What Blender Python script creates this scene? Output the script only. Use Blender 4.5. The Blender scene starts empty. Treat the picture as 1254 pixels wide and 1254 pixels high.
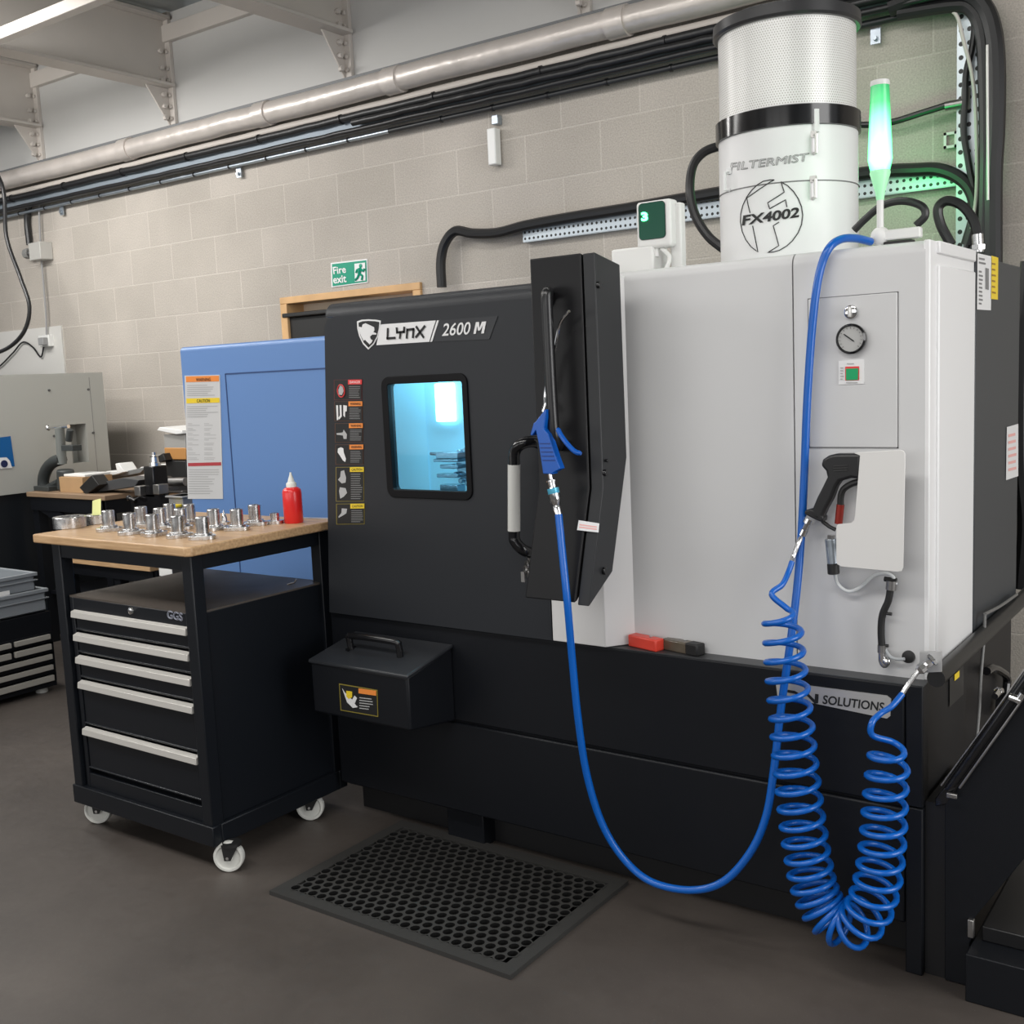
import bpy, bmesh, math, random
from mathutils import Vector, Matrix
random.seed(7)
C = bpy.context.scene.collection
PI = math.pi
# ------------------------------------------------------------------ camera model (used for measuring the place)
YAW, PIT, ROL, FPX, EYE = math.radians(-35.97), math.radians(7.152), math.radians(2.559), 1333.7, 1.5
def cam_axes():
    f = Vector((math.sin(YAW)*math.cos(PIT), math.cos(YAW)*math.cos(PIT), -math.sin(PIT)))
    r = Vector((math.cos(YAW), -math.sin(YAW), 0)); d = f.cross(r)
    c, s = math.cos(ROL), math.sin(ROL)
    return c*r+s*d, -s*r+c*d, f
AR, AD, AF = cam_axes()
EYEV = Vector((0, 0, EYE))
def ray(u, v): return AR*((u-627)/FPX)+AD*((v-627)/FPX)+AF
def at(u, v, x=None, y=None, z=None):
    d = ray(u, v)
    t = x/d.x if x is not None else y/d.y if y is not None else (z-EYE)/d.z
    return EYEV+d*t
# ------------------------------------------------------------------ materials
MATS = {}
def nt(name):
    m = bpy.data.materials.new(name); m.use_nodes = True
    n = m.node_tree; b = n.nodes['Principled BSDF']
    return m, n, b
def mat(name, col, rough=.5, metal=0., bump=0., bscale=60., var=0., vscale=4., spec=None, coat=0., emit=None, estr=0., trans=0., alpha=1.):
    if name in MATS: return MATS[name]
    m, n, b = nt(name); L = n.links.new
    c = (*col, 1)
    b.inputs['Base Color'].default_value = c
    b.inputs['Roughness'].default_value = rough; b.inputs['Metallic'].default_value = metal
    if spec is not None: b.inputs['Specular IOR Level'].default_value = spec
    if coat: b.inputs['Coat Weight'].default_value = coat; b.inputs['Coat Roughness'].default_value = .15
    if emit: b.inputs['Emission Color'].default_value = (*emit, 1); b.inputs['Emission Strength'].default_value = estr
    if trans: b.inputs['Transmission Weight'].default_value = trans
    tc = n.nodes.new('ShaderNodeTexCoord')
    if var:
        ns = n.nodes.new('ShaderNodeTexNoise'); ns.inputs['Scale'].default_value = vscale; ns.inputs['Detail'].default_value = 5
        mx = n.nodes.new('ShaderNodeMix'); mx.data_type = 'RGBA'
        mx.inputs[6].default_value = tuple(k*(1-var) for k in col)+(1,); mx.inputs[7].default_value = tuple(min(1, k*(1+var)) for k in col)+(1,)
        L(tc.outputs['Object'], ns.inputs['Vector']); L(ns.outputs['Fac'], mx.inputs[0]); L(mx.outputs[2], b.inputs['Base Color'])
        mr = n.nodes.new('ShaderNodeMapRange'); mr.inputs[1].default_value = .3; mr.inputs[2].default_value = .7
        mr.inputs[3].default_value = max(0, rough-.08); mr.inputs[4].default_value = min(1, rough+.08)
        L(ns.outputs['Fac'], mr.inputs[0]); L(mr.outputs[0], b.inputs['Roughness'])
    if bump:
        n2 = n.nodes.new('ShaderNodeTexNoise'); n2.inputs['Scale'].default_value = bscale; n2.inputs['Detail'].default_value = 4
        bp = n.nodes.new('ShaderNodeBump'); bp.inputs['Strength'].default_value = bump; bp.inputs['Distance'].default_value = .004
        L(tc.outputs['Object'], n2.inputs['Vector']); L(n2.outputs['Fac'], bp.inputs['Height']); L(bp.outputs[0], b.inputs['Normal'])
    MATS[name] = m
    return m
black = mat('black_powder_coat', (.0065, .0075, .010), .42, bump=.12, bscale=900, spec=.28)
blackdoor = mat('charcoal_door_paint', (.020, .022, .026), .42, bump=.12, bscale=900, spec=.35)
pendmat = mat('pendant_black_paint', (.008, .008, .009), .36, spec=.25)
blackgloss = mat('gloss_black_plastic', (.008, .008, .009), .15)
blackrub = mat('black_rubber', (.012, .012, .012), .5)
blackcable = mat('black_cable', (.012, .012, .013), .38)
darkgrey = mat('dark_grey_paint', (.045, .05, .056), .45)
white = mat('white_powder_coat', (.62, .62, .62), .42, bump=.08, bscale=900)
whiteb = mat('bright_and_lit_white', (.82, .82, .82), .35)  # filter's own white; on the lathe side it holds the right-hand light
plastw = mat('white_plastic', (.75, .75, .73), .35)
seamgrey = mat('seam_shadow', (.18, .18, .18), .6)
steel = mat('machined_steel', (.62, .62, .62), .25, 1., var=.18, vscale=40)
steeld = mat('worn_steel', (.35, .34, .33), .4, 1., var=.2, vscale=15)
chrome = mat('chrome', (.8, .8, .8), .12, 1.)
galv = mat('galvanised_steel', (.42, .47, .52), .38, .85, var=.15, vscale=20)
alum = mat('brushed_aluminium', (.62, .61, .59), .38, .6)
blueh = mat('blue_hose', (.0, .105, .47), .32, coat=.15)
bluep = mat('blue_plastic', (.0, .085, .42), .35, coat=.1)
bluem = mat('blue_machine_paint', (.125, .25, .53), .38, bump=.05, bscale=600)
cast = mat('nylon_wheel', (.62, .62, .58), .5)
beamm = mat('grey_beam_paint', (.55, .51, .47), .55, bump=.05, var=.08, vscale=3)
webm = mat('grey_web_paint', (.52, .515, .50), .6, var=.05, vscale=2)
deckm = mat('ceiling_deck', (.26, .27, .26), .7)
redp = mat('red_plastic', (.75, .02, .02), .3, coat=.3)
redb = mat('red_block', (.75, .06, .035), .38, coat=.2)
brownb = mat('brown_block', (.10, .08, .055), .35, coat=.3, var=.4, vscale=25)
greyplas = mat('grey_crate_plastic', (.24, .26, .28), .5)
greymach = mat('grey_machine_paint', (.42, .42, .39), .5, bump=.04, bscale=500)
cardb = mat('cardboard', (.42, .26, .13), .75, var=.15, vscale=12)
paper = mat('paper', (.8, .8, .78), .6)
yellow = mat('yellow_label', (.85, .62, .03), .5)
orange = mat('orange_label', (.85, .27, .05), .5)
redl = mat('red_label', (.75, .05, .05), .5)
pink = mat('pink_label', (.85, .45, .42), .5)
textg = mat('grey_print', (.22, .22, .22), .6)
textl = mat('light_grey_print', (.45, .45, .45), .6)
inkb = mat('black_print', (.01, .01, .01), .5)
whitel = mat('white_print', (.8, .8, .8), .45)
greens = mat('green_sign', (.0, .30, .18), .4)
greenb = mat('green_button', (.0, .35, .12), .3)
notem = mat('yellow_note', (.80, .82, .35), .6)
pine = mat('pine_wood', (.62, .38, .18), .5, var=.25, vscale=8)
glowgreen = mat('green_display_glow', (.1, 1, .3), .4, emit=(.05, 1., .25), estr=14)
redtube = mat('red_metal', (.30, .03, .02), .35, .4)
duct = mat('foil_duct_wrap', (.62, .57, .53), .36, .3, bump=1., bscale=14, var=.12, vscale=10)
pipeg = mat('grey_pipe', (.50, .46, .42), .5, var=.1)
tubeclear = mat('clear_tube', (.62, .64, .64), .2)

def wood_mat():
    m, n, b = nt('oak_worktop'); L = n.links.new
    tc = n.nodes.new('ShaderNodeTexCoord'); mp = n.nodes.new('ShaderNodeMapping'); mp.inputs['Scale'].default_value = (1.5, 22, 22)
    ns = n.nodes.new('ShaderNodeTexNoise'); ns.inputs['Scale'].default_value = 5; ns.inputs['Detail'].default_value = 6
    cr = n.nodes.new('ShaderNodeValToRGB')
    cr.color_ramp.elements[0].position = .3; cr.color_ramp.elements[0].color = (.40, .24, .12, 1)
    cr.color_ramp.elements[1].position = .7; cr.color_ramp.elements[1].color = (.60, .40, .22, 1)
    L(tc.outputs['Object'], mp.inputs[0]); L(mp.outputs[0], ns.inputs['Vector']); L(ns.outputs['Fac'], cr.inputs[0]); L(cr.outputs[0], b.inputs['Base Color'])
    b.inputs['Roughness'].default_value = .42
    return m
wood = wood_mat()
def floor_mat_():
    m, n, b = nt('worn_painted_concrete'); L = n.links.new
    tc = n.nodes.new('ShaderNodeTexCoord')
    def noise(s, d=6):
        x = n.nodes.new('ShaderNodeTexNoise'); x.inputs['Scale'].default_value = s; x.inputs['Detail'].default_value = d
        L(tc.outputs['Object'], x.inputs['Vector']); return x
    a = noise(1.6); c = noise(260, 2); e = noise(28, 4)
    cr = n.nodes.new('ShaderNodeValToRGB')
    cr.color_ramp.elements[0].position = .3; cr.color_ramp.elements[0].color = (.050, .042, .037, 1)
    cr.color_ramp.elements[1].position = .72; cr.color_ramp.elements[1].color = (.092, .078, .068, 1)
    L(a.outputs['Fac'], cr.inputs[0])
    sp = n.nodes.new('ShaderNodeValToRGB'); sp.color_ramp.elements[0].position = .66; sp.color_ramp.elements[0].color = (0, 0, 0, 1)
    sp.color_ramp.elements[1].position = .78; sp.color_ramp.elements[1].color = (.12, .11, .10, 1)
    L(c.outputs['Fac'], sp.inputs[0])
    ad = n.nodes.new('ShaderNodeMix'); ad.data_type = 'RGBA'; ad.blend_type = 'ADD'; ad.inputs[0].default_value = .7
    L(cr.outputs[0], ad.inputs[6]); L(sp.outputs[0], ad.inputs[7]); L(ad.outputs[2], b.inputs['Base Color'])
    mr = n.nodes.new('ShaderNodeMapRange'); mr.inputs[3].default_value = .36; mr.inputs[4].default_value = .6
    L(e.outputs['Fac'], mr.inputs[0]); L(mr.outputs[0], b.inputs['Roughness'])
    bp = n.nodes.new('ShaderNodeBump'); bp.inputs['Strength'].default_value = .15; bp.inputs['Distance'].default_value = .003
    L(e.outputs['Fac'], bp.inputs['Height']); L(bp.outputs[0], b.inputs['Normal'])
    return m
floorm = floor_mat_()
def block_mat():
    m, n, b = nt('concrete_blockwork'); L = n.links.new
    tc = n.nodes.new('ShaderNodeTexCoord'); sx = n.nodes.new('ShaderNodeSeparateXYZ'); cx = n.nodes.new('ShaderNodeCombineXYZ')
    L(tc.outputs['Object'], sx.inputs[0])
    a1 = n.nodes.new('ShaderNodeMath'); a1.inputs[1].default_value = 4.024+.433*20; L(sx.outputs['X'], a1.inputs[0])
    a2 = n.nodes.new('ShaderNodeMath'); a2.inputs[1].default_value = -2.214+.2283*20; L(sx.outputs['Z'], a2.inputs[0])
    L(a1.outputs[0], cx.inputs[0]); L(a2.outputs[0], cx.inputs[1])
    br = n.nodes.new('ShaderNodeTexBrick'); br.inputs['Scale'].default_value = 1; br.inputs['Brick Width'].default_value = .433
    br.inputs['Row Height'].default_value = .2283; br.inputs['Mortar Size'].default_value = .0045; br.inputs['Mortar Smooth'].default_value = .3
    br.offset = .5; br.inputs['Color1'].default_value = (.47, .43, .385, 1); br.inputs['Color2'].default_value = (.42, .385, .34, 1)
    br.inputs['Mortar'].default_value = (.53, .49, .44, 1); br.inputs['Bias'].default_value = 0
    L(cx.outputs[0], br.inputs['Vector'])
    ns = n.nodes.new('ShaderNodeTexNoise'); ns.inputs['Scale'].default_value = 150; ns.inputs['Detail'].default_value = 4; L(tc.outputs['Object'], ns.inputs['Vector'])
    n3 = n.nodes.new('ShaderNodeTexNoise'); n3.inputs['Scale'].default_value = 1.5; n3.inputs['Detail'].default_value = 3; L(tc.outputs['Object'], n3.inputs['Vector'])
    mr = n.nodes.new('ShaderNodeMapRange'); mr.inputs[1].default_value = .3; mr.inputs[2].default_value = .7; mr.inputs[3].default_value = .82; mr.inputs[4].default_value = 1.14
    L(ns.outputs['Fac'], mr.inputs[0])
    mr2 = n.nodes.new('ShaderNodeMapRange'); mr2.inputs[1].default_value = .3; mr2.inputs[2].default_value = .7; mr2.inputs[3].default_value = .9; mr2.inputs[4].default_value = 1.1
    L(n3.outputs['Fac'], mr2.inputs[0])
    mm = n.nodes.new('ShaderNodeMath'); mm.operation = 'MULTIPLY'; L(mr.outputs[0], mm.inputs[0]); L(mr2.outputs[0], mm.inputs[1])
    vm = n.nodes.new('ShaderNodeVectorMath'); vm.operation = 'SCALE'; L(br.outputs['Color'], vm.inputs[0]); L(mm.outputs[0], vm.inputs['Scale'])
    L(vm.outputs[0], b.inputs['Base Color']); b.inputs['Roughness'].default_value = .9
    ma = n.nodes.new('ShaderNodeMath'); ma.operation = 'MULTIPLY_ADD'; ma.inputs[1].default_value = -1.2
    L(br.outputs['Fac'], ma.inputs[0]); L(ns.outputs['Fac'], ma.inputs[2])
    bp = n.nodes.new('ShaderNodeBump'); bp.inputs['Strength'].default_value = .5; bp.inputs['Distance'].default_value = .004
    L(ma.outputs[0], bp.inputs['Height']); L(bp.outputs[0], b.inputs['Normal'])
    return m
blockm = block_mat()
def perf_mat(name, col, px, pz, r, axis='X', dark=(.01, .01, .01), rough=.4, metal=.7, rows=None):
    # rows of round punched holes; axis is the run direction, Z (or X) across
    m, n, b = nt(name); L = n.links.new
    tc = n.nodes.new('ShaderNodeTexCoord'); s = n.nodes.new('ShaderNodeSeparateXYZ'); L(tc.outputs['Object'], s.inputs[0])
    def M(op, a, bb=None, c=None):
        k = n.nodes.new('ShaderNodeMath'); k.operation = op
        for i, v in enumerate((a, bb, c)):
            if v is None: continue
            if isinstance(v, (int, float)): k.inputs[i].default_value = v
            else: L(v, k.inputs[i])
        return k.outputs[0]
    if axis == 'CYL':
        ru = M('MULTIPLY', M('ARCTAN2', s.outputs['Y'], s.outputs['X']), .197); rv = s.outputs['Z']
    elif axis == 'X': ru, rv = s.outputs['X'], s.outputs['Z']
    else: ru, rv = s.outputs['Z'], s.outputs['X']
    row = M('FLOOR', M('DIVIDE', rv, pz))
    off = M('MULTIPLY', M('MODULO', M('ABSOLUTE', row), 2.), .5) if axis == 'CYL' else 0.
    fu = M('SUBTRACT', M('FRACT', M('ADD', M('DIVIDE', ru, px), off)), .5)
    fv = M('SUBTRACT', M('FRACT', M('DIVIDE', rv, pz)), .5)
    d = M('SQRT', M('ADD', M('POWER', M('MULTIPLY', fu, px), 2.), M('POWER', M('MULTIPLY', fv, pz), 2.)))
    h = M('LESS_THAN', d, r)
    mx = n.nodes.new('ShaderNodeMix'); mx.data_type = 'RGBA'; L(h, mx.inputs[0]); mx.inputs[6].default_value = (*col, 1); mx.inputs[7].default_value = (*dark, 1)
    L(mx.outputs[2], b.inputs['Base Color']); b.inputs['Roughness'].default_value = rough
    mm = M('MULTIPLY', M('SUBTRACT', 1., h), metal); L(mm, b.inputs['Metallic'])
    return m
perfx = perf_mat('perforated_tray', (.45, .50, .54), .026, .03, .0065)
perfz = perf_mat('perforated_tray_upright', (.55, .60, .64), .05, .03, .009, 'Z')
meshm = perf_mat('perforated_filter_mesh', (.80, .80, .78), .0075, .0065, .0016, 'CYL', dark=(.33, .30, .27), rough=.35, metal=.1)
def dial_mat():
    return mat('dial_face', (.45, .45, .44), .4)
def glass_mat(name, tint, rough=0.0, mix=.88):
    m = bpy.data.materials.new(name); m.use_nodes = True; n = m.node_tree; n.nodes.clear(); L = n.links.new
    o = n.nodes.new('ShaderNodeOutputMaterial'); t = n.nodes.new('ShaderNodeBsdfTransparent'); g = n.nodes.new('ShaderNodeBsdfGlossy'); x = n.nodes.new('ShaderNodeMixShader')
    t.inputs[0].default_value = (*tint, 1); g.inputs['Roughness'].default_value = .03; x.inputs[0].default_value = 1-mix
    L(t.outputs[0], x.inputs[1]); L(g.outputs[0], x.inputs[2]); L(x.outputs[0], o.inputs[0])
    return m
glassm = glass_mat('tinted_safety_glass', (.82, .95, 1.), mix=.985)
# ------------------------------------------------------------------ mesh builder
def V(*a): return Vector(a)
class MB:
    def __init__(s): s.bm = bmesh.new()
    def box(s, x0, x1, y0, y1, z0, z1, rz=0, piv=None):
        r = bmesh.ops.create_cube(s.bm, size=1)['verts']
        for v in r: v.co = V(x0+(v.co.x+.5)*(x1-x0), y0+(v.co.y+.5)*(y1-y0), z0+(v.co.z+.5)*(z1-z0))
        if rz:
            p = V(*piv) if piv else V((x0+x1)/2, (y0+y1)/2, 0)
            bmesh.ops.rotate(s.bm, verts=r, cent=p, matrix=Matrix.Rotation(rz, 3, 'Z'))
        return s
    def prism(s, pts, ext):
        ext = Vector(ext); a = [s.bm.verts.new(Vector(p)) for p in pts]; b = [s.bm.verts.new(Vector(p)+ext) for p in pts]
        n = len(a); fs = [s.bm.faces.new(a), s.bm.faces.new(list(reversed(b)))]
        for i in range(n): fs.append(s.bm.faces.new((a[(i+1) % n], a[i], b[i], b[(i+1) % n])))
        bmesh.ops.recalc_face_normals(s.bm, faces=fs)
        return s
    def poly(s, pts):
        s.bm.faces.new([s.bm.verts.new(Vector(p)) for p in pts]); return s
    def cyl(s, p0, p1, r0, r1=None, seg=24, caps=True):
        p0, p1 = Vector(p0), Vector(p1); r1 = r0 if r1 is None else r1
        d = (p1-p0).normalized(); a = d.orthogonal().normalized(); b = d.cross(a)
        A = [s.bm.verts.new(p0+(a*math.cos(t)+b*math.sin(t))*r0) for t in [2*PI*i/seg for i in range(seg)]]
        B = [s.bm.verts.new(p1+(a*math.cos(t)+b*math.sin(t))*r1) for t in [2*PI*i/seg for i in range(seg)]]
        for i in range(seg): s.bm.faces.new((A[i], A[(i+1) % seg], B[(i+1) % seg], B[i]))
        if caps: s.bm.faces.new(list(reversed(A))); s.bm.faces.new(B)
        return s
    def lathe(s, prof, c=(0, 0, 0), seg=32, axis=None):
        # prof: (r, h) list from bottom to top; axis: direction vector
        c = Vector(c); d = Vector(axis).normalized() if axis else V(0, 0, 1)
        a = d.orthogonal().normalized(); b = d.cross(a); rings = []
        for r, h in prof:
            if r < 1e-6: rings.append([s.bm.verts.new(c+d*h)])
            else: rings.append([s.bm.verts.new(c+d*h+(a*math.cos(2*PI*i/seg)+b*math.sin(2*PI*i/seg))*r) for i in range(seg)])
        for p, q in zip(rings, rings[1:]):
            for i in range(seg):
                j = (i+1) % seg
                if len(p) == 1 and len(q) == 1: break
                if len(p) == 1: s.bm.faces.new((p[0], q[j], q[i]))
                elif len(q) == 1: s.bm.faces.new((p[i], p[j], q[0]))
                else: s.bm.faces.new((p[i], p[j], q[j], q[i]))
        return s
    def tube(s, pts, r, seg=10, caps=True):
        pts = [Vector(p) for p in pts]; n = len(pts)
        R = r if isinstance(r, (list, tuple)) else [r]*n
        ts = []
        for i in range(n):
            t = pts[min(i+1, n-1)]-pts[max(i-1, 0)]; ts.append(t.normalized())
        a = ts[0].orthogonal().normalized(); rings = []
        for i in range(n):
            a = (a-ts[i]*a.dot(ts[i])).normalized(); b = ts[i].cross(a)
            rings.append([s.bm.verts.new(pts[i]+(a*math.cos(2*PI*k/seg)+b*math.sin(2*PI*k/seg))*R[i]) for k in range(seg)])
        for p, q in zip(rings, rings[1:]):
            for k in range(seg): s.bm.faces.new((p[k], p[(k+1) % seg], q[(k+1) % seg], q[k]))
        if caps: s.bm.faces.new(list(reversed(rings[0]))); s.bm.faces.new(rings[-1])
        return s
    def sphere(s, c, r, sc=(1, 1, 1)):
        v = bmesh.ops.create_uvsphere(s.bm, u_segments=20, v_segments=12, radius=r)['verts']
        for k in v: k.co = V(k.co.x*sc[0], k.co.y*sc[1], k.co.z*sc[2])+Vector(c)
        return s
    def frame(s, outer, inner, ext):
        # flat ring between two 3D outlines of any vertex counts, then extruded
        def loop(pts):
            vs = [s.bm.verts.new(Vector(p)) for p in pts]
            return [s.bm.edges.new((vs[i], vs[(i+1) % len(vs)])) for i in range(len(vs))]
        e = loop(outer)+loop(inner)
        g = bmesh.ops.triangle_fill(s.bm, edges=e, use_beauty=True)
        fs = [f for f in g['geom'] if isinstance(f, bmesh.types.BMFace)]
        x = bmesh.ops.extrude_face_region(s.bm, geom=fs)
        nv = [k for k in x['geom'] if isinstance(k, bmesh.types.BMVert)]
        bmesh.ops.translate(s.bm, verts=nv, vec=Vector(ext))
        bmesh.ops.recalc_face_normals(s.bm, faces=s.bm.faces)
        return s
    def obj(s, name, m, parent=None, bevel=0, seg=2, smooth=35, origin=None):
        o3 = Vector(origin) if origin is not None else (wloc(parent) if parent else V(0, 0, 0))
        bmesh.ops.translate(s.bm, verts=s.bm.verts, vec=-o3)
        me = bpy.data.meshes.new(name); s.bm.to_mesh(me); s.bm.free()
        if m: me.materials.append(m)
        if smooth:
            me.polygons.foreach_set('use_smooth', [True]*len(me.polygons)); me.set_sharp_from_angle(angle=math.radians(smooth))
        o = bpy.data.objects.new(name, me); C.objects.link(o)
        if parent: o.parent = parent; o.location = o3-wloc(parent)
        else: o.location = o3
        if bevel:
            b = o.modifiers.new('bevel', 'BEVEL'); b.width = bevel; b.segments = seg; b.limit_method = 'ANGLE'; b.angle_limit = math.radians(40)
            b.harden_normals = False
        return o
def wloc(o):
    v = V(0, 0, 0)
    while o: v += o.location; o = o.parent
    return v
def thing(name, label, cat, loc=(0, 0, 0), group=None):
    o = bpy.data.objects.new(name, None); C.objects.link(o); o.location = loc; o.empty_display_size = .05
    o['label'] = label; o['category'] = cat
    if group: o['group'] = group
    return o
def tag(o, label, cat, group=None):
    o['label'] = label; o['category'] = cat
    if group: o['group'] = group
    return o
def struct(o): o['kind'] = 'structure'; return o
def one(name, mb, m, label, cat, origin, group=None, **k):
    return tag(mb.obj(name, m, None, origin=origin, **k), label, cat, group)
def dup(root, loc, label, rz=0, group=None):
    r = root.copy(); C.objects.link(r); r.location = loc; r.rotation_euler = (0, 0, rz); r['label'] = label
    for ch in list(root.children):
        c = ch.copy(); C.objects.link(c); c.parent = r
        for g in ch.children:
            d = g.copy(); C.objects.link(d); d.parent = c
    return r
def smoothpath(pts, n=8):
    P = [Vector(p) for p in pts]; P = [2*P[0]-P[1]]+P+[2*P[-1]-P[-2]]; out = []
    for i in range(1, len(P)-2):
        p0, p1, p2, p3 = P[i-1:i+3]
        for k in range(n):
            t = k/n; out.append(.5*((2*p1)+(p2-p0)*t+(2*p0-5*p1+4*p2-p3)*t*t+(3*p1-p0-3*p2+p3)*t**3))
    out.append(P[-2]); return out
def rrect(x0, x1, z0, z1, r, y, n=6):
    out = []
    for cx, cz, a0 in ((x1-r, z1-r, 0), (x0+r, z1-r, 90), (x0+r, z0+r, 180), (x1-r, z0+r, 270)):
        for k in range(n+1):
            a = math.radians(a0+90*k/n); out.append(V(cx+r*math.cos(a), y, cz+r*math.sin(a)))
    return out
# text: flat glyph mesh whose baseline is carried from a to b on a surface, letters rising along up
def text_mesh(s, bold=0., shear=0., outline=False):
    cu = bpy.data.curves.new('t', 'FONT'); cu.body = s; cu.offset = bold; cu.shear = shear; cu.resolution_u = 4
    if outline: cu.fill_mode = 'NONE'
    o = bpy.data.objects.new('t', cu); C.objects.link(o); bpy.context.view_layer.update()
    dg = bpy.context.evaluated_depsgraph_get()
    me = bpy.data.meshes.new_from_object(o.evaluated_get(dg)); bpy.data.objects.remove(o)
    return me
def text_on(name, s, uv0, uv1, hpx, surf, m, parent, bold=.01, shear=0., outline=0., up=None):
    me = text_mesh(s, bold, shear, bool(outline)); xs = [v.co.x for v in me.vertices]; ys = [v.co.y for v in me.vertices]
    x0, x1, y0, y1 = min(xs), max(xs), min(ys), max(ys)
    a, b = Vector(uv0), Vector(uv1); d = b-a
    u = Vector(up) if up else Vector((d.y, -d.x)).normalized()
    def mp(c):
        p = a+d*((c.x-x0)/(x1-x0))+u*(hpx*(c.y-y0)/(y1-y0)); return surf(p.x, p.y)
    mb = MB()
    if outline:
        for e in me.edges: mb.tube([mp(me.vertices[e.vertices[0]].co), mp(me.vertices[e.vertices[1]].co)], outline, seg=3)
    else:
        vs = [mb.bm.verts.new(mp(v.co)) for v in me.vertices]
        for f in me.polygons:
            try: mb.bm.faces.new([vs[i] for i in f.vertices])
            except ValueError: pass
    bpy.data.meshes.remove(me)
    return mb.obj(name, m, parent, smooth=0)
def lines_on(mb, q, n, surf, wfrac=(.6, 1.), th=.45, seedv=0):
    # n printed text lines inside the pixel quad q = (u0, v0, u1, v1, slope)
    rnd = random.Random(seedv); u0, v0, u1, v1, sl = q; hh = (v1-v0)/n
    for i in range(n):
        w = (u1-u0)*rnd.uniform(*wfrac); va = v0+hh*i+hh*.25; vb = va+hh*th
        mb.poly([surf(u0, va), surf(u0+w, va+sl*w), surf(u0+w, vb+sl*w), surf(u0, vb)])
    return mb
def quad(mb, pts, surf): return mb.poly([surf(u, v) for u, v in pts])

# ================================================================== SETTING
YW = 4.6
mb = MB()
mb.box(-22, 18, -22, YW+.2, -.1, 0)
struct(mb.obj('floor', floorm))
mb = MB()
WX0, WX1, WZ0, WZ1 = -4.97, -3.87, 1.25, 2.02
mb.box(-12, WX0, YW, YW+.2, 0, 3.14); mb.box(WX1, 5, YW, YW+.2, 0, 3.14); mb.box(WX0, WX1, YW, YW+.2, 0, WZ0); mb.box(WX0, WX1, YW, YW+.2, WZ1, 3.14)
struct(mb.obj('wall_back', blockm, smooth=0))
struct(MB().box(-12, 5, YW+.01, YW+.03, 3.14, 3.84).obj('wall_upper', webm))
struct(MB().box(-12, 5, YW-.07, YW+.12, 3.125, 3.145).obj('trim_1', mat('beam_flange_grey', (.16, .165, .17), .5)))
struct(MB().box(-12, 5, YW-.03, YW+.01, 3.66, 3.76).obj('trim_2', beamm, bevel=.004))
# corrugated deck
mb = MB(); x = -12.
while x < 4:
    mb.prism([(x, -5, 3.84), (x+.05, -5, 3.88), (x+.15, -5, 3.88), (x+.2, -5, 3.84), (x+.3, -5, 3.84), (x+.3, -5, 3.90), (x, -5, 3.90)], (0, 9.8, 0)); x += .3
struct(mb.obj('ceiling', deckm, smooth=0))
# roof beams running out from the wall
for i, bx in enumerate((-7.35, -5.86, -4.33, -2.8, -1.3, .2)):
    mb = MB()
    mb.box(bx-.075, bx+.075, -5, YW-.01, 3.385, 3.405); mb.box(bx-.006, bx+.006, -5, YW-.01, 3.405, 3.79); mb.box(bx-.075, bx+.075, -5, YW-.01, 3.79, 3.81)
    mb.box(bx-.02, bx+.05, YW-.015, YW+.01, 3.145, 3.84)
    mb.prism([(bx-.006, YW-.01, 3.385), (bx-.006, YW-.18, 3.385), (bx-.006, YW-.01, 3.15)], (.012, 0, 0))
    for z in (3.2, 3.27, 3.34, 3.43, 3.5, 3.6):
        mb.cyl((bx+.006, YW-.06, z), (bx+.03, YW-.06, z), .016, seg=6)
        mb.cyl((bx+.026, YW-.015, z), (bx+.026, YW-.03, z), .013, seg=6)
    struct(mb.obj('trim_%d' % (i+3), beamm, bevel=.002, seg=1))
struct(MB().box(-12, 2, 3.26, 3.32, 3.325, 3.383).obj('trim_9', beamm, bevel=.004))
# window opening
t = bpy.data.objects.new('window_1', None); C.objects.link(t); t.location = ((WX0+WX1)/2, YW, WZ0); struct(t)
mb = MB()
for a in ((WX0, WX0+.055, WZ0, WZ1-.04), (WX1-.055, WX1, WZ0, WZ1-.04), (WX0, WX1, WZ1-.04, WZ1), (WX0+.055, WX1-.055, WZ0, WZ0+.05)):
    mb.box(a[0], a[1], YW-.02, YW+.19, a[2], a[3])
mb.obj('window_frame', pine, t, bevel=.004)
MB().box(WX0+.055, WX1-.055, YW+.12, YW+.13, WZ0+.05, WZ1-.04).obj('backing_board', mat('pale_board', (.75, .62, .48), .7), t)
o = MB().box(-4.93, -4.3, YW+.0, YW+.15, 1.76, 1.90)
o.box(-4.95, -4.28, YW-.03, YW+.15, 1.90, 1.925)
one('black_crate', o, blackrub, 'black lidded crate standing in the wooden window opening', 'box', (-4.6, YW+.06, 1.76), bevel=.006)
# sheet on the wall at far left
one('wall_panel', MB().box(-8.4, -7.28, YW-.012, YW, 1.2, 2.0), mat('pale_panel', (.62, .61, .58), .5), 'pale flat panel on the block wall above the grey machine', 'panel', (-7.8, YW, 1.2))

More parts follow.
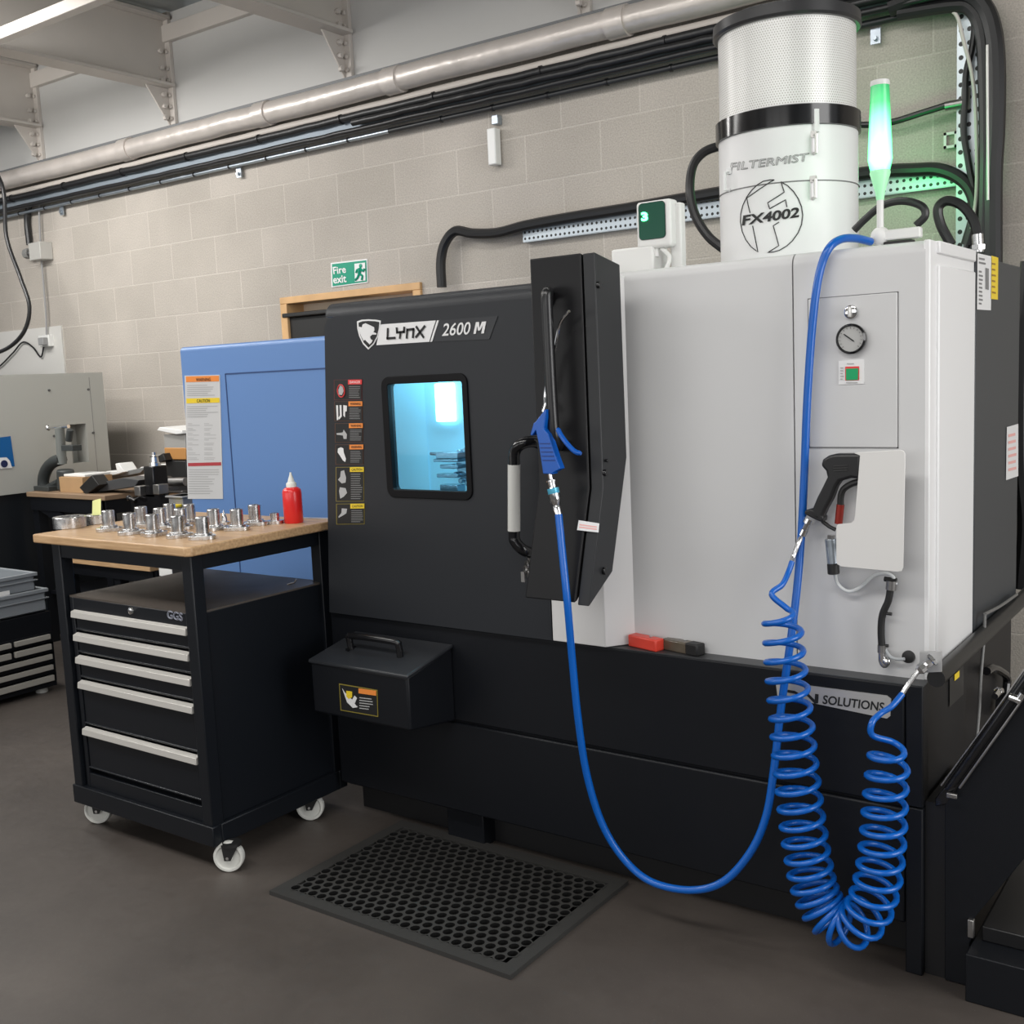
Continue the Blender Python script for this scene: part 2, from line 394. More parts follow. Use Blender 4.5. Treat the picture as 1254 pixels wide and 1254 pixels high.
# ------------------------------------------------------------------ services along the wall
def wallrun(name, z, r, x0, x1, m, label, cat, y=YW-.06, group=None, wob=0., ties=None, bands=None):
    n = 60; pts = []
    rnd = random.Random(int(z*1000))
    for i in range(n+1):
        pts.append(V(x0+(x1-x0)*i/n, y+rnd.uniform(-wob, wob), z+rnd.uniform(-wob, wob)))
    o = thing(name, label, cat, (0, y, z), group)
    MB().tube(smoothpath(pts, 3), r, 14).obj(cat.replace(' ', '_')+'_run', m, o)
    if bands:
        for bx in bands: MB().cyl((bx-.05, y, z), (bx+.05, y, z), r*1.12, seg=20).obj('collar', m, o)
        
    if ties:
        for bx in ties: MB().cyl((bx-.006, y, z), (bx+.006, y, z), r*1.25, seg=14).obj('cable_tie', blackcable, o)
    return o
wallrun('insulated_duct', 3.055, .062, -9, 3, duct, 'foil wrapped insulated duct running along the top of the block wall', 'duct', y=YW-.10, wob=.004, bands=(-6.2, -4.9, -3.9, -2.55))
wallrun('grey_pipe', 2.965, .022, -9, 3, pipeg, 'thin painted grey pipe just below the foil wrapped duct', 'pipe', wob=.0015)
mb = MB().box(-8.2, -1.0, YW-.075, YW-.055, 2.85, 2.94); mb.box(-8.2, -1.0, YW-.075, YW-.003, 2.935, 2.94)
one('cable_tray', mb, mat('dull_galvanised', (.26, .30, .34), .6, .5), 'galvanised cable tray behind the black cable bundle high on the wall', 'cable tray', (-4, YW, 2.85))
tl = [x*.33-7.6 for x in range(20)]
wallrun('power_cable', 2.925, .021, -8.3, -1.1, blackcable, 'thick black cable, topmost of the bundle high on the wall', 'cable', y=YW-.10, group='black cables high on the wall', wob=.002, ties=tl[::2])
wallrun('power_cable', 2.888, .018, -4.2, -1.1, blackcable, 'thick black cable in the bundle, starting midway along the wall', 'cable', y=YW-.115, group='black cables high on the wall', wob=.002)
wallrun('power_cable', 2.852, .014, -8.3, -1.1, blackcable, 'thinner black cable, lowest of the bundle high on the wall', 'cable', y=YW-.105, group='black cables high on the wall', wob=.002)
wallrun('conduit', 2.823, .012, -9.0, -4.0, galv, 'galvanised conduit under the black cables, left half of the wall', 'conduit', y=YW-.05, ties=tl[:11])
wallrun('conduit', 2.823, .014, -4.0, -1.05, mat('black_conduit', (.02, .021, .023), .45), 'black conduit under the cables, right half of the wall', 'conduit', y=YW-.05, ties=tl[12:19])
# looping thin cable on the left, boxes and sockets
def cable(name, pts, r, label, m=blackcable, n=8, cat='cable', group=None, seg=10):
    P = smoothpath(pts, n); return one(name, MB().tube(P, r, seg), m, label, cat, P[0], group)
yb = YW-.35
cable('hanging_cable', [at(-30, 180, y=yb), at(2, 225, y=yb), at(8, 290, y=yb), at(25, 340, y=yb), at(36, 375, y=yb), at(30, 405, y=yb), at(10, 426, y=yb), at(-20, 437, y=yb)], .014, 'thick black cable hanging in a bow at the left end of the wall')
y2 = YW-.03
cable('white_flex', [at(50, 232, y=y2), at(48, 260, y=y2), at(51, 320, y=y2), at(56, 380, y=y2), at(57, 412, y=y2)], .007, 'thin grey flex dropping from the conduits to the wall socket', mat('grey_flex', (.3, .3, .3), .5))
cable('grey_lead', [at(54, 422, y=y2), at(50, 437, y=y2), at(40, 425, y=y2), at(28, 419, y=y2), at(16, 432, y=y2), at(0, 448, y=y2), at(-10, 452, y=y2)], .006, 'thin black lead drooping left from the wall socket')
cable('black_flex', [at(36, 250, y=y2), at(33, 270, y=y2), at(36, 300, y=y2)], .022, 'short thick black cable entering the isolator box')
t = thing('isolator_box', 'grey isolator box with round knob below the conduits at far left', 'isolator', at(48, 318, y=YW))
p0, p1 = at(34, 298, y=YW-.1), at(50, 317, y=YW-.1)
MB().box(p0.x, p1.x, YW-.10, YW, p1.z, p0.z).obj('housing', mat('isolator_grey', (.5, .49, .46), .5), t, bevel=.006)
cc = (p0+p1)/2
MB().cyl((p0.x, cc.y+.04, cc.z), (p0.x-.05, cc.y+.04, cc.z), .028).obj('gland', steeld, t)
MB().cyl((p0.x-.05, cc.y+.04, cc.z), (p0.x-.1, cc.y+.04, cc.z), .038, seg=8).obj('knob', mat('isolator_knob', (.25, .25, .24), .5), t, bevel=.003)
t = thing('wall_socket', 'small white socket with plug above the grey machine', 'socket', at(58, 425, y=YW))
p0, p1 = at(48, 411, y=YW-.04), at(62, 424, y=YW-.04)
MB().box(p0.x, p1.x, YW-.05, YW, p1.z, p0.z).obj('back_box', plastw, t, bevel=.005)
MB().box((p0.x+p1.x)/2-.01, p1.x-.01, YW-.09, YW-.05, p1.z+.01, p0.z-.02).obj('plug', mat('grey_plug', (.3, .3, .3), .5), t, bevel=.004)
# small wall brackets, detector
for u, v, lb in ((75, 258, 'small galvanised clip under the conduit at far left'), (292, 211, 'small galvanised clip under the conduit, left of the white detector'), (1072, 44, 'small galvanised clip under the cables, right of the mist filter')):
    p = at(u, v, y=YW-.03); mb = MB().box(p.x-.02, p.x+.02, YW-.03, YW-.02, p.z-.03, p.z+.03); mb.cyl((p.x, YW-.045, p.z-.01), (p.x, YW-.03, p.z-.01), .009)
    one('conduit_clip', mb, galv, lb, 'clip', (p.x, YW, p.z), 'conduit clips')
t = thing('door_sensor', 'slim white detector hanging below the black cables on the block wall', 'detector', at(603, 202, y=YW))
p0, p1 = at(597, 158, y=YW-.05), at(609, 201, y=YW-.05)
MB().box(p0.x, p1.x, YW-.06, YW-.01, p1.z, p0.z).obj('housing', plastw, t, bevel=.006)
p0, p1 = at(600, 141, y=YW-.05), at(608, 151, y=YW-.05)
MB().box(p0.x, p1.x, YW-.04, YW, p1.z, p0.z).obj('bracket', galv, t, bevel=.003)
# perforated tray on the wall, with cable over it
one('perforated_tray', MB().box(-3.17, -1.02, YW-.035, YW-.03, 2.155, 2.225).box(-3.17, -1.02, YW-.035, YW, 2.222, 2.226).box(-3.17, -1.02, YW-.035, YW, 2.153, 2.156), perfx, 'horizontal perforated cable tray on the wall behind the mist filter', 'cable tray', (-2, YW, 2.155))
S = lambda u, v, y=YW-.06: at(u, v, y=y)
cable('supply_cable', [S(541, 352), S(540, 320), S(545, 298), S(558, 283), S(580, 286), S(610, 285), S(645, 276), S(700, 266), S(770, 255), S(850, 241), S(900, 233), S(1060, 212), S(1120, 208), S(1150, 208), S(1175, 218), S(1190, 235), S(1195, 262), S(1185, 300)], .026, 'thick black cable lying along the perforated wall tray and bending down behind the lathe')
one('upright_tray', MB().box(-1.11, -1.02, YW-.045, YW-.04, 1.75, 2.92).box(-1.02, -1.015, YW-.045, YW, 1.75, 2.92), perfz, 'upright perforated cable tray on the wall at the right', 'cable tray', (-1.05, YW, 1.75))
yv = YW-.09
cable('flexible_conduit', [at(1090, 10, y=yv), at(1140, -8, y=yv), at(1180, -8, y=yv), at(1204, 8, y=yv), at(1216, 40, y=yv), at(1220, 90, y=yv), at(1219, 160, y=yv), at(1216, 220, y=yv), at(1216, 330, y=yv), at(1216, 420, y=yv)], .034, 'fattest black corrugated conduit bending down the wall at the right')
cable('drop_cable', [at(1100, 18, y=yv), at(1165, 8, y=yv), at(1188, 12, y=yv), at(1202, 40, y=yv), at(1206, 110, y=yv), at(1207, 200, y=yv), at(1204, 330, y=yv), at(1204, 400, y=yv)], .024, 'black cable just left of the fat corrugated conduit')
yv2 = YW-.07
cable('thin_drop_cable', [at(1185, 14, y=yv2), at(1193, 30, y=yv2), at(1190, 60, y=yv2), at(1183, 90, y=yv2), at(1182, 120, y=yv2), at(1180, 160, y=yv2), at(1186, 200, y=yv2), at(1192, 240, y=yv2), at(1186, 290, y=yv2), at(1180, 320, y=yv2)], .012, 'thin black cable weaving down the upright tray')
cable('grey_wire', [at(1160, 10, y=yv2-.02), at(1172, 20, y=yv2-.02), at(1180, 50, y=yv2-.02), at(1190, 90, y=yv2-.02), at(1195, 140, y=yv2-.02), at(1196, 230, y=yv2-.02), at(1190, 280, y=yv2-.02)], .007, 'thin pale wire crossing the upright tray', mat('pale_wire', (.55, .52, .48), .5))
one('steel_conduit', MB().cyl(at(1209, 55, y=YW-.14), at(1210, 245, y=YW-.14), .005), alum, 'thin bright steel rod between the two fat black conduits', 'conduit', at(1210, 245, y=YW-.14))
cable('branch_cable', [at(1030, 150, y=YW-.06), at(1055, 153, y=YW-.06), at(1090, 150, y=YW-.06), at(1130, 138, y=YW-.06), at(1165, 127, y=YW-.06)], .013, 'black cable sagging from the upright tray to behind the signal light')
mb = MB().cyl(at(1158, 130, y=YW-.06), at(1185, 125, y=YW-.06), .017); mb.cyl(at(1183, 108, y=YW-.06), at(1182, 135, y=YW-.06), .016)
one('pipe_tee', mb, steeld, 'metal tee fitting where the cable leaves the upright tray', 'fitting', at(1180, 126, y=YW-.06))
ym = 3.1
cable('looped_lead', [at(1165, 300, y=ym), at(1152, 275, y=ym), at(1149, 255, y=ym), at(1160, 246, y=ym), at(1178, 252, y=ym), at(1192, 270, y=ym), at(1197, 290, y=ym)], .013, 'black lead looping over the rear of the lathe to its cable gland')
one('cable_gland', MB().cyl(at(1197, 287, y=ym), at(1198, 309, y=ym), .014).cyl(at(1198, 300, y=ym), at(1198, 306, y=ym), .018, seg=6), steel, 'metal cable gland on the rear corner of the lathe top', 'cable gland', at(1198, 308, y=ym))
cable('signal_lead', [at(1046, 282, y=2.95), at(1060, 268, y=2.95), at(1080, 252, y=2.95), at(1105, 246, y=2.95), at(1128, 252, y=2.95), at(1133, 264, y=2.95), at(1122, 276, y=2.95)], .010, 'dark lead arching behind the base of the signal light')
for sz, (u, v) in enumerate(((1172, 170),)):
    p = at(u, v, y=YW-.02); mb = MB().box(p.x-.05, p.x+.03, YW-.02, YW-.012, p.z+.02, p.z+.03).box(p.x-.05, p.x+.03, YW-.02, YW-.012, p.z-.03, p.z-.02).box(p.x-.05, p.x-.04, YW-.02, YW-.012, p.z-.03, p.z+.03).box(p.x-.01, p.x, YW-.02, YW-.012, p.z-.03, p.z+.03)
    one('wall_bracket', mb, plastw, 'small white bracket on the wall left of the upright tray', 'bracket', (p.x, YW, p.z))
# exposed corrugated hose right of the machine
cable('rear_hose', [at(1262, 320, y=3.9), at(1252, 420, y=3.9), at(1250, 560, y=3.9), at(1256, 640, y=3.9), at(1250, 720, y=3.9)], .03, 'black hose hanging behind the lathe at the right edge')

# fire exit sign
t = thing('fire_exit_sign', 'green and white fire exit sign above the wooden window frame', 'sign', at(428, 350, y=YW))
ys = YW-.006; sf = lambda u, v, y=ys: at(u, v, y=y)
q = [(405, 322), (449.5, 317), (450.5, 346), (406, 352)]
MB().prism([sf(*p) for p in q], (0, .006, 0)).obj('plate', whitel, t)
sf2 = lambda u, v: at(u, v, y=ys-.002)
MB().poly([sf2(406.5, 323.5), sf2(448.5, 318.6), sf2(449.3, 344.8), sf2(407.3, 350.5)]).obj('green_field', greens, t, smooth=0)
sf3 = lambda u, v: at(u, v, y=ys-.004)
text_on('text', 'Fire', (408.5, 336), (424, 334), 9, sf3, whitel, t, bold=.02)
text_on('text', 'exit', (408.5, 347.5), (424.5, 345.5), 9, sf3, whitel, t, bold=.02)
MB().poly([sf3(434, 323), (sf3(447, 321.5)), sf3(447.6, 343.5), sf3(434.6, 345)]).obj('doorway_field', whitel, t, smooth=0)
sf4 = lambda u, v: at(u, v, y=ys-.006)
mb = MB()
K = lambda pts, r=.007: mb.tube([sf4(*p) for p in pts], r, 6)
mb.sphere(sf4(441.5, 325.5), .012, (1, .2, 1)); K([(441, 329), (440, 335)], .011); K([(441, 329), (445, 332), (446.5, 329)]); K([(441, 329), (437, 331), (436, 334)]); K([(440, 335), (444, 338), (443, 343)]); K([(440, 335), (438, 340), (435, 343)])
mb.obj('running_figure', greens, t)

# ================================================================== LATHE
Y0 = 2.577
L = thing('cnc_lathe', 'large white and charcoal CNC lathe with lit door window and black base', 'lathe', (-1.67, 3.0, 0))
ZL = .728
# base
mb = MB().box(-2.65, -.737, Y0+.012, 3.6, .13, ZL-.004); mb.obj('base_body', black, L)
MB().box(-2.655, -.737, Y0, Y0+.03, .425, ZL).obj('upper_base_panel', black, L, bevel=.006)
MB().box(-2.655, -.737, Y0, Y0+.03, .125, .418).obj('lower_base_panel', black, L, bevel=.005)
MB().box(-2.655, -.74, 2.68, 3.55, .0, .13).obj('kick_plate', mat('kick_black', (.006, .006, .007), .6), L)
MB().box(-2.22, -2.07, 2.62, 2.7, 0, .12).obj('foot', black, L, bevel=.004)
MB().box(-.735, -.695, Y0-.002, Y0+.05, 0, .425).obj('corner_post', black, L, bevel=.003)
MB().box(-.735, -.695, Y0-.002, Y0+.05, .428, ZL).obj('corner_post', black, L, bevel=.003)
MB().box(-.735, -.705, Y0+.05, 3.6, .0, ZL).obj('side_wall', mat('recess_black', (.007, .007, .008), .5), L)
MB().box(-2.655, -.695, Y0, 2.66, ZL-.002, ZL+.001).obj('ledge', mat('ledge_grey', (.05, .052, .055), .42), L)
# white cabinet
YC = 2.632; ZT = 1.767
def capsec(x0, x1, y1):
    pts = [(x0, y1, ZL), (x0, YC, ZL)]
    for k in range(7):
        a = PI-PI/2*k/6; pts.append((x0, YC+.03+.03*math.cos(a), ZT-.03+.03*math.sin(a)))
    pts.append((x0, y1, ZT)); return pts
MB().prism(capsec(-1.53, 0, 3.05), (.504, 0, 0)).obj('cabinet_panel', white, L, smooth=30)
MB().prism(capsec(-1.0225, 0, 3.05), (.315, 0, 0)).obj('service_panel', white, L, smooth=30)
# access door groove
def groove(pts, w=.0025, y=YC-.0006, m=seamgrey, name='seam'):
    mb = MB()
    for a, b in zip(pts, pts[1:]):
        a, b = Vector(a), Vector(b); d = (b-a).normalized(); n = V(-d.z, 0, d.x)*w
        mb.prism([a-n-d*w, b-n+d*w, b+n+d*w, a+n-d*w], (0, -.0012, 0))
    return mb.obj(name, m, L, smooth=0)
A1, A2, A3, A4 = at(990, 367, y=YC), at(1100, 357, y=YC), at(1099, 547, y=YC), at(992, 549, y=YC)
xa, xb, za, zb = (A1.x+A4.x)/2, (A2.x+A3.x)/2, (A1.z+A2.z)/2, (A3.z+A4.z)/2
MB().box(xa, xb, YC-.003, YC+.01, zb, za).obj('access_panel', white, L, bevel=.0025)
groove([(xa, 0, za), (xb, 0, za), (xb, 0, zb), (xa, 0, zb), (xa, 0, za)], .0016, YC)
for ch in L.children:
    if ch.name.startswith('seam'): ch.location.y += YC-.0005
# side (right) white: corner strip, recessed panel; light from the right put into a brighter white
XS = -.7075+.0005
MB().box(-.712, -.697, YC+.001, 3.05, ZL, ZT-.001).obj('side_skin', whiteb, L, bevel=.003)
MB().box(-.705, -.690, YC+.055, 3.035, ZL+.01, ZT-.055).obj('side_panel', whiteb, L, bevel=.004)
MB().box(-.705, -.689, YC+.055, 3.035, ZT-.030, ZT-.001).obj('top_rail', whiteb, L, bevel=.003)
# dark rear cabinet
MB().box(-2.55, -.692, 3.052, 3.60, ZL, ZT-.012).obj('rear_cabinet', darkgrey, L, bevel=.004)
MB().box(-2.55, -1.53, 2.665, 3.05, 1.70, ZT-.02).obj('roof_panel', blackdoor, L)
# top ledge tube beside cabinet, brackets
ra, rb = at(1152, 800, x=-.675), at(1249, 716, x=-.675)
MB().cyl((-.672, 2.60, .745), (-.672, 3.75, .745), .021).obj('side_rail', mat('rail_black', (.02, .02, .02), .38), L)
# side labels on the dark cabinet
sx = lambda u, v, x=-.690: at(u, v, x=x)
o = MB(); o.poly([sx(1197, 310), sx(1214.5, 314), sx(1213.5, 380), sx(1196.5, 379)]).obj('rating_plate', whitel, L, smooth=0)
mb = MB(); sx2 = lambda u, v: at(u, v, x=-.689)
lines_on(mb, (1199, 330, 1204, 374, .2), 9, sx2, seedv=1); mb.poly([sx2(1207, 328), sx2(1211, 329), sx2(1211, 355), sx2(1207, 354)]); lines_on(mb, (1199, 314, 1209, 324, .2), 2, sx2, seedv=3)
mb.obj('plate_print', textg, L, smooth=0)
MB().poly([sx(1214, 313), sx(1222.5, 315.5), sx(1222, 367), sx(1213.3, 366)]).obj('yellow_warning_label', yellow, L, smooth=0)
mb = MB(); lines_on(mb, (1215, 320, 1221, 362, .2), 6, sx2, seedv=4, th=.3); mb.obj('label_print', mat('brown_print', (.35, .2, .02), .5), L, smooth=0)
MB().poly([sx(1233, 523), sx(1247, 519), sx(1247, 583), sx(1232, 588)]).obj('inspection_label', whitel, L, smooth=0)
mb = MB(); lines_on(mb, (1235, 530, 1245, 580, -.25), 6, sx2, seedv=5, th=.4); mb.obj('label_print', pink, L, smooth=0)

# ---- door
YD = 2.56
dl = [at(397, 372, y=YD), at(402, 747, y=YD)]
DX0t, DX0b, DX1 = dl[0].x-.01, dl[1].x+.005, -1.735
DZ = 1.757
wx0, wx1, wz0, wz1 = -2.340, -1.998, 1.133, 1.513
outer = [V(DX0b, YD, ZL+.003), V(DX1, YD, ZL+.003), V(DX1, YD, DZ-.045), V(DX0t+.05, YD, DZ-.045), V(DX0t+.02, YD, DZ-.052), V(DX0t+.004, YD, DZ-.075)]
inner = rrect(wx0+.02, wx1-.02, wz0+.02, wz1-.02, .02, YD)
d = MB().frame(outer, inner, (0, .03, 0)).obj('door', blackdoor, L, smooth=20)
# rolled top edge
pts = []
mb = MB(); R_ = .045
prof = [(YD, DZ-R_)]+[(YD+R_-R_*math.cos(a), DZ-R_+R_*math.sin(a)) for a in [PI/2*k/8 for k in range(1, 9)]]+[(YD+.2, DZ), (YD+.2, DZ-R_)]
mb.prism([(DX0t+.012, y, z) for y, z in prof], (DX1-DX0t-.012, 0, 0)); mb.obj('door_top_edge', blackdoor, d, smooth=50)
mb = MB().frame(rrect(wx0, wx1, wz0, wz1, .03, YD-.006), rrect(wx0+.026, wx1-.02, wz0+.026, wz1-.024, .008, YD-.006), (0, .02, 0)); mb.obj('window_gasket', mat('gasket_black', (.006, .006, .007), .45, spec=.15), d, smooth=30, bevel=.002)
MB().box(wx0+.02, wx1-.02, YD+.008, YD+.012, wz0+.02, wz1-.02).obj('window_glass', glassm, d)
# chamber seen through the window
cy = mat('chamber_cyan_glow', (.26, .60, .74), .6, emit=(.38, .68, .8), estr=.28)  # walls emit faintly, the chamber's lamplight put into their material
def lightbox(x0, x1, y0, y1, z0, z1):
    mb = MB(); t_ = .01
    mb.box(x0, x1, y1, y1+t_, z0, z1); mb.box(x0-t_, x0, y0, y1+t_, z0, z1); mb.box(x1, x1+t_, y0, y1+t_, z0, z1); mb.box(x0-t_, x1+t_, y0, y1+t_, z0-t_, z0); mb.box(x0-t_, x1+t_, y0, y1+t_, z1, z1+t_)
    return mb
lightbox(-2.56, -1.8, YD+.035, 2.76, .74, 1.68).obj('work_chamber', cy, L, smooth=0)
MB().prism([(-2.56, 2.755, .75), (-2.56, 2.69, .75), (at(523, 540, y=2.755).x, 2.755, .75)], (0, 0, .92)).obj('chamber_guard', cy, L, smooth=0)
MB().box(-2.574, -2.572, YD+.032, 3.05, ZL, 1.70).box(-2.572, -1.76, 2.775, 3.05, ZL, 1.70).obj('cabin_side', blackdoor, L)
lm = mat('chamber_lamp_glow', (.8, .95, 1), .5, emit=(.6, .92, 1.), estr=6)
p = at(532, 470, y=2.745); q_ = at(557, 516, y=2.745)
MB().box(p.x, q_.x, 2.742, 2.756, q_.z, p.z).obj('chamber_lamp', lm, L, bevel=.004)
# turret with tools
tur = mat('wet_tool_steel', (.30, .45, .55), .22, .8)
tt = MB()
ty = 2.70
T = lambda u, v, y=ty: at(u, v, y=y)
cen = T(580, 570)
tt.cyl((cen.x, ty-.02, cen.z), (cen.x, ty+.03, cen.z), .055, seg=12)
for a in range(12):
    an = 2*PI*a/12; dx, dz = math.cos(an), math.sin(an)
    tt.cyl((cen.x+dx*.052, ty-.04, cen.z+dz*.052), (cen.x+dx*.052, ty+.0, cen.z+dz*.052), .009, seg=8)
for (u0, v0, u1, v1) in ((548, 552, 575, 560), (553, 567, 575, 572), (549, 578, 575, 583), (553, 591, 575, 600), (545, 560, 575, 564)):
    a, b_ = T(u0, v0), T(u1, v1)
    tt.box(a.x, b_.x, ty-.06, ty-.02, b_.z, a.z)
a = T(537, 554); b_ = T(560, 556); tt.cyl((a.x, ty-.04, a.z), (b_.x, ty-.04, b_.z), .006)
tt.obj('tool_turret', tur, L, bevel=.002)

# badge
sd = lambda k: (lambda u, v: at(u, v, y=YD-.002*k))
def px_poly(name, pts, k, m, parent=L, ext=.002):
    return MB().prism([sd(k)(*p) for p in pts], (0, ext, 0)).obj(name, m, parent, smooth=0)
cr = lambda x, y: (400+x/4.323, 370+y/4.323)
badge = px_poly('name_badge', [cr(*p) for p in ((287, 118), (577, 97), (542, 210), (263, 228))], 1, whitel)
px_poly('badge_bar', [cr(*p) for p in ((584, 97), (594, 96), (558, 209), (548, 210))], 1, whitel, badge)
px_poly('badge_field', [cr(*p) for p in ((598, 96), (906, 73), (861, 196), (563, 210))], 1, mat('badge_black', (.012, .014, .018), .35), badge)
text_on('model_text', '2600', cr(610, 180), cr(762, 170.5), 15.5, sd(2.2), whitel, badge, bold=.012, shear=.22, up=(0.0, -1))
px_poly('model_letter', [cr(*p) for p in ((777, 168), (790, 106), (806, 105), (808, 138), (822, 104), (844, 102), (832, 165), (818, 166), (827, 122), (811, 150), (801, 151), (797, 124), (789, 167))], 2.2, whitel, badge)
# LYNX letters as strokes
mb = MB()
def st(pts, r=.0035):
    P = [sd(2)(*cr(*p)) for p in pts]
    for a, b_ in zip(P, P[1:]):
        dd = (b_-a).normalized(); n_ = V(-dd.z, 0, dd.x)*r
        mb.prism([a-n_-dd*r, b_-n_+dd*r, b_+n_+dd*r, a+n_-dd*r], (0, -.001, 0))
st([(324, 143), (322, 192), (360, 189)]); st([(371, 140), (373, 160), (409, 157), (411, 136)]); st([(391, 159), (388, 188)])
st([(424, 187), (427, 146), (460, 143), (457, 184)]); st([(476, 132), (512, 184)]); st([(518, 129), (474, 183)])
mb.obj('lynx_lettering', inkb, badge, smooth=0)
sh = [(160, 102), (185, 93), (222, 91), (260, 93), (286, 98), (282, 140), (270, 185), (248, 225), (220, 251), (192, 222), (172, 180), (162, 140)]
px_poly('shield', [cr(*p) for p in sh], 1.2, whitel, badge)
cx_, cy_ = 222, 160
px_poly('shield_field', [cr(cx_+(x-cx_)*.86, cy_+(y-cy_)*.88) for x, y in sh], 2, inkb, badge)
px_poly('cat_head', [cr(*p) for p in ((190, 118), (205, 112), (232, 124), (250, 133), (252, 150), (246, 158), (262, 165), (262, 172), (240, 172), (229, 182), (232, 196), (243, 202), (236, 215), (220, 230), (205, 200), (196, 205), (182, 180), (172, 150), (170, 130), (186, 134))], 2.8, whitel, badge)
px_poly('cat_jaw', [cr(*p) for p in ((196, 205), (202, 200), (225, 222), (220, 232), (212, 226))], 3.4, inkb, badge)

# warning decals
heads = [(409, 518, 'r'), (524, 630, 'o'), (640, 743, 'o'), (753, 860, 'o'), (872, 1055, 'y'), (1066, 1176, 'y')]
HM = {'r': redl, 'o': orange, 'y': yellow}
edge = {'r': mat('decal_red_edge', (.12, .02, .02), .5), 'o': mat('decal_brown_edge', (.10, .04, .02), .5), 'y': mat('decal_olive_edge', (.25, .2, .03), .5)}
for i, (v0, v1, h) in enumerate(heads):
    xl = 38+i*2.5; xr = 186+i*2.6
    b0 = px_poly('warning_decal', [cr(*p) for p in ((xl, v0+2), (xr, v0), (xr+1, v1), (xl+1, v1+1))], .5, edge[h])
    px_poly('decal_face', [cr(*p) for p in ((xl+3, v0+4), (xr-3, v0+3), (xr-2, v1-3), (xl+4, v1-2))], 1, inkb, b0)
    px_poly('signal_word_bar', [cr(*p) for p in ((xl+75, v0+2), (xr-1, v0+1), (xr-1, v0+26), (xl+75, v0+27))], 1.6, HM[h], b0)
    text_on('signal_word', ['DANGER', 'WARNING', 'WARNING', 'WARNING', 'CAUTION', 'CAUTION'][i], cr(xl+84, v0+21), cr(xr-8, v0+20), 3, sd(2), inkb if h != 'r' else whitel, b0)
    mb = MB(); a = cr(xl+80, v0+34); b_ = cr(xr-6, v1-8)
    lines_on(mb, (a[0], a[1], b_[0], b_[1], 0), 7 if v1-v0 < 130 else 12, sd(1.5), seedv=i, th=.35, wfrac=(.75, 1)); mb.obj('printed_lines', textg, b0, smooth=0)
    G = {0: [[(70, 440), (84, 448), (90, 470), (80, 492), (64, 490), (62, 465)]],
         1: [[(50, 546), (60, 546), (62, 622), (54, 626)], [(68, 545), (78, 545), (80, 605), (66, 622), (62, 612), (70, 600)], [(88, 545), (107, 548), (106, 578), (98, 580), (97, 610), (88, 600)]],
         2: [[(52, 694), (85, 690), (90, 675), (100, 690), (107, 700), (105, 724), (90, 724), (86, 706), (54, 702)]],
         3: [[(60, 775), (75, 768), (88, 774), (90, 795), (102, 830), (98, 846), (86, 838), (70, 812), (58, 795)]],
         4: [[(75, 895), (92, 890), (103, 930), (100, 955), (80, 960), (60, 940), (72, 925)], [(70, 980), (100, 985), (108, 1010), (90, 1030), (72, 1040), (66, 1000)]],
         5: [[(80, 1092), (108, 1094), (104, 1118), (88, 1128), (64, 1142), (62, 1136), (78, 1116)]]}[i]
    gm = whitel if i in (1, 3) else textl
    mb = MB()
    for g_ in G: mb.prism([sd(1.7)(*cr(*p)) for p in g_], (0, .0005, 0))
    mb.obj('pictogram', gm, b0, smooth=0)
    if i == 0:
        mb = MB(); c_ = sd(2)(*cr(76, 470))
        P = [c_+V(math.cos(a)*.0155, 0, math.sin(a)*.020) for a in [2*PI*k/24 for k in range(25)]]
        mb.tube(P, .002, 5); mb.obj('prohibition_ring', redl, b0)
# door handle with pale grip
yh = YD-.075
hp = [at(668, 548, y=YD), at(655, 541, y=yh+.03), at(640, 543, y=yh), at(630.5, 553, y=yh), at(629.5, 572, y=yh), at(629.5, 650, y=yh), at(631, 663, y=yh), at(640, 673, y=yh+.01), at(650, 677, y=yh+.04), at(656, 679, y=YD)]
dh = MB().tube(smoothpath(hp, 5), .0165, 14).obj('door_handle', blackgloss, L)
MB().cyl(at(629.5, 569, y=yh), at(629.5, 650, y=yh), .0182, seg=20).obj('grip', mat('pale_grip', (.60, .60, .57), .35), dh)
mb = MB()
for k, (u, v) in enumerate(((648, 687), (644, 692), (642, 698), (645, 702))): mb.cyl(at(u, v, y=2.53), at(u+1, v, y=2.53)+V(0, .004, 0), .013, seg=10)
mb.box(*(lambda p: (p.x-.006, p.x+.006, 2.525, 2.53, p.z-.03, p.z))(at(641, 700, y=2.53))); mb.cyl(at(650, 684, y=2.53), at(652, 680, y=2.56), .009, seg=10)
mb.obj('key_lock', steeld, L)
# white strip under the pendant
zs1 = 1.75
MB().prism([(-1.732, YD, ZL+.003), (-1.555, YD, ZL+.003), (-1.50, YC, ZL+.003), (-1.50, 2.70, ZL+.003), (-1.732, 2.70, ZL+.003)], (0, 0, zs1-ZL)).obj('centre_post', mat('offwhite_paint', (.70, .69, .68), .45), L, bevel=.002)
MB().cyl(at(744, 712, y=2.60), at(744, 712, y=2.60)+V(.006, -.006, 0), .009, seg=10).obj('post_screw', blackrub, L)

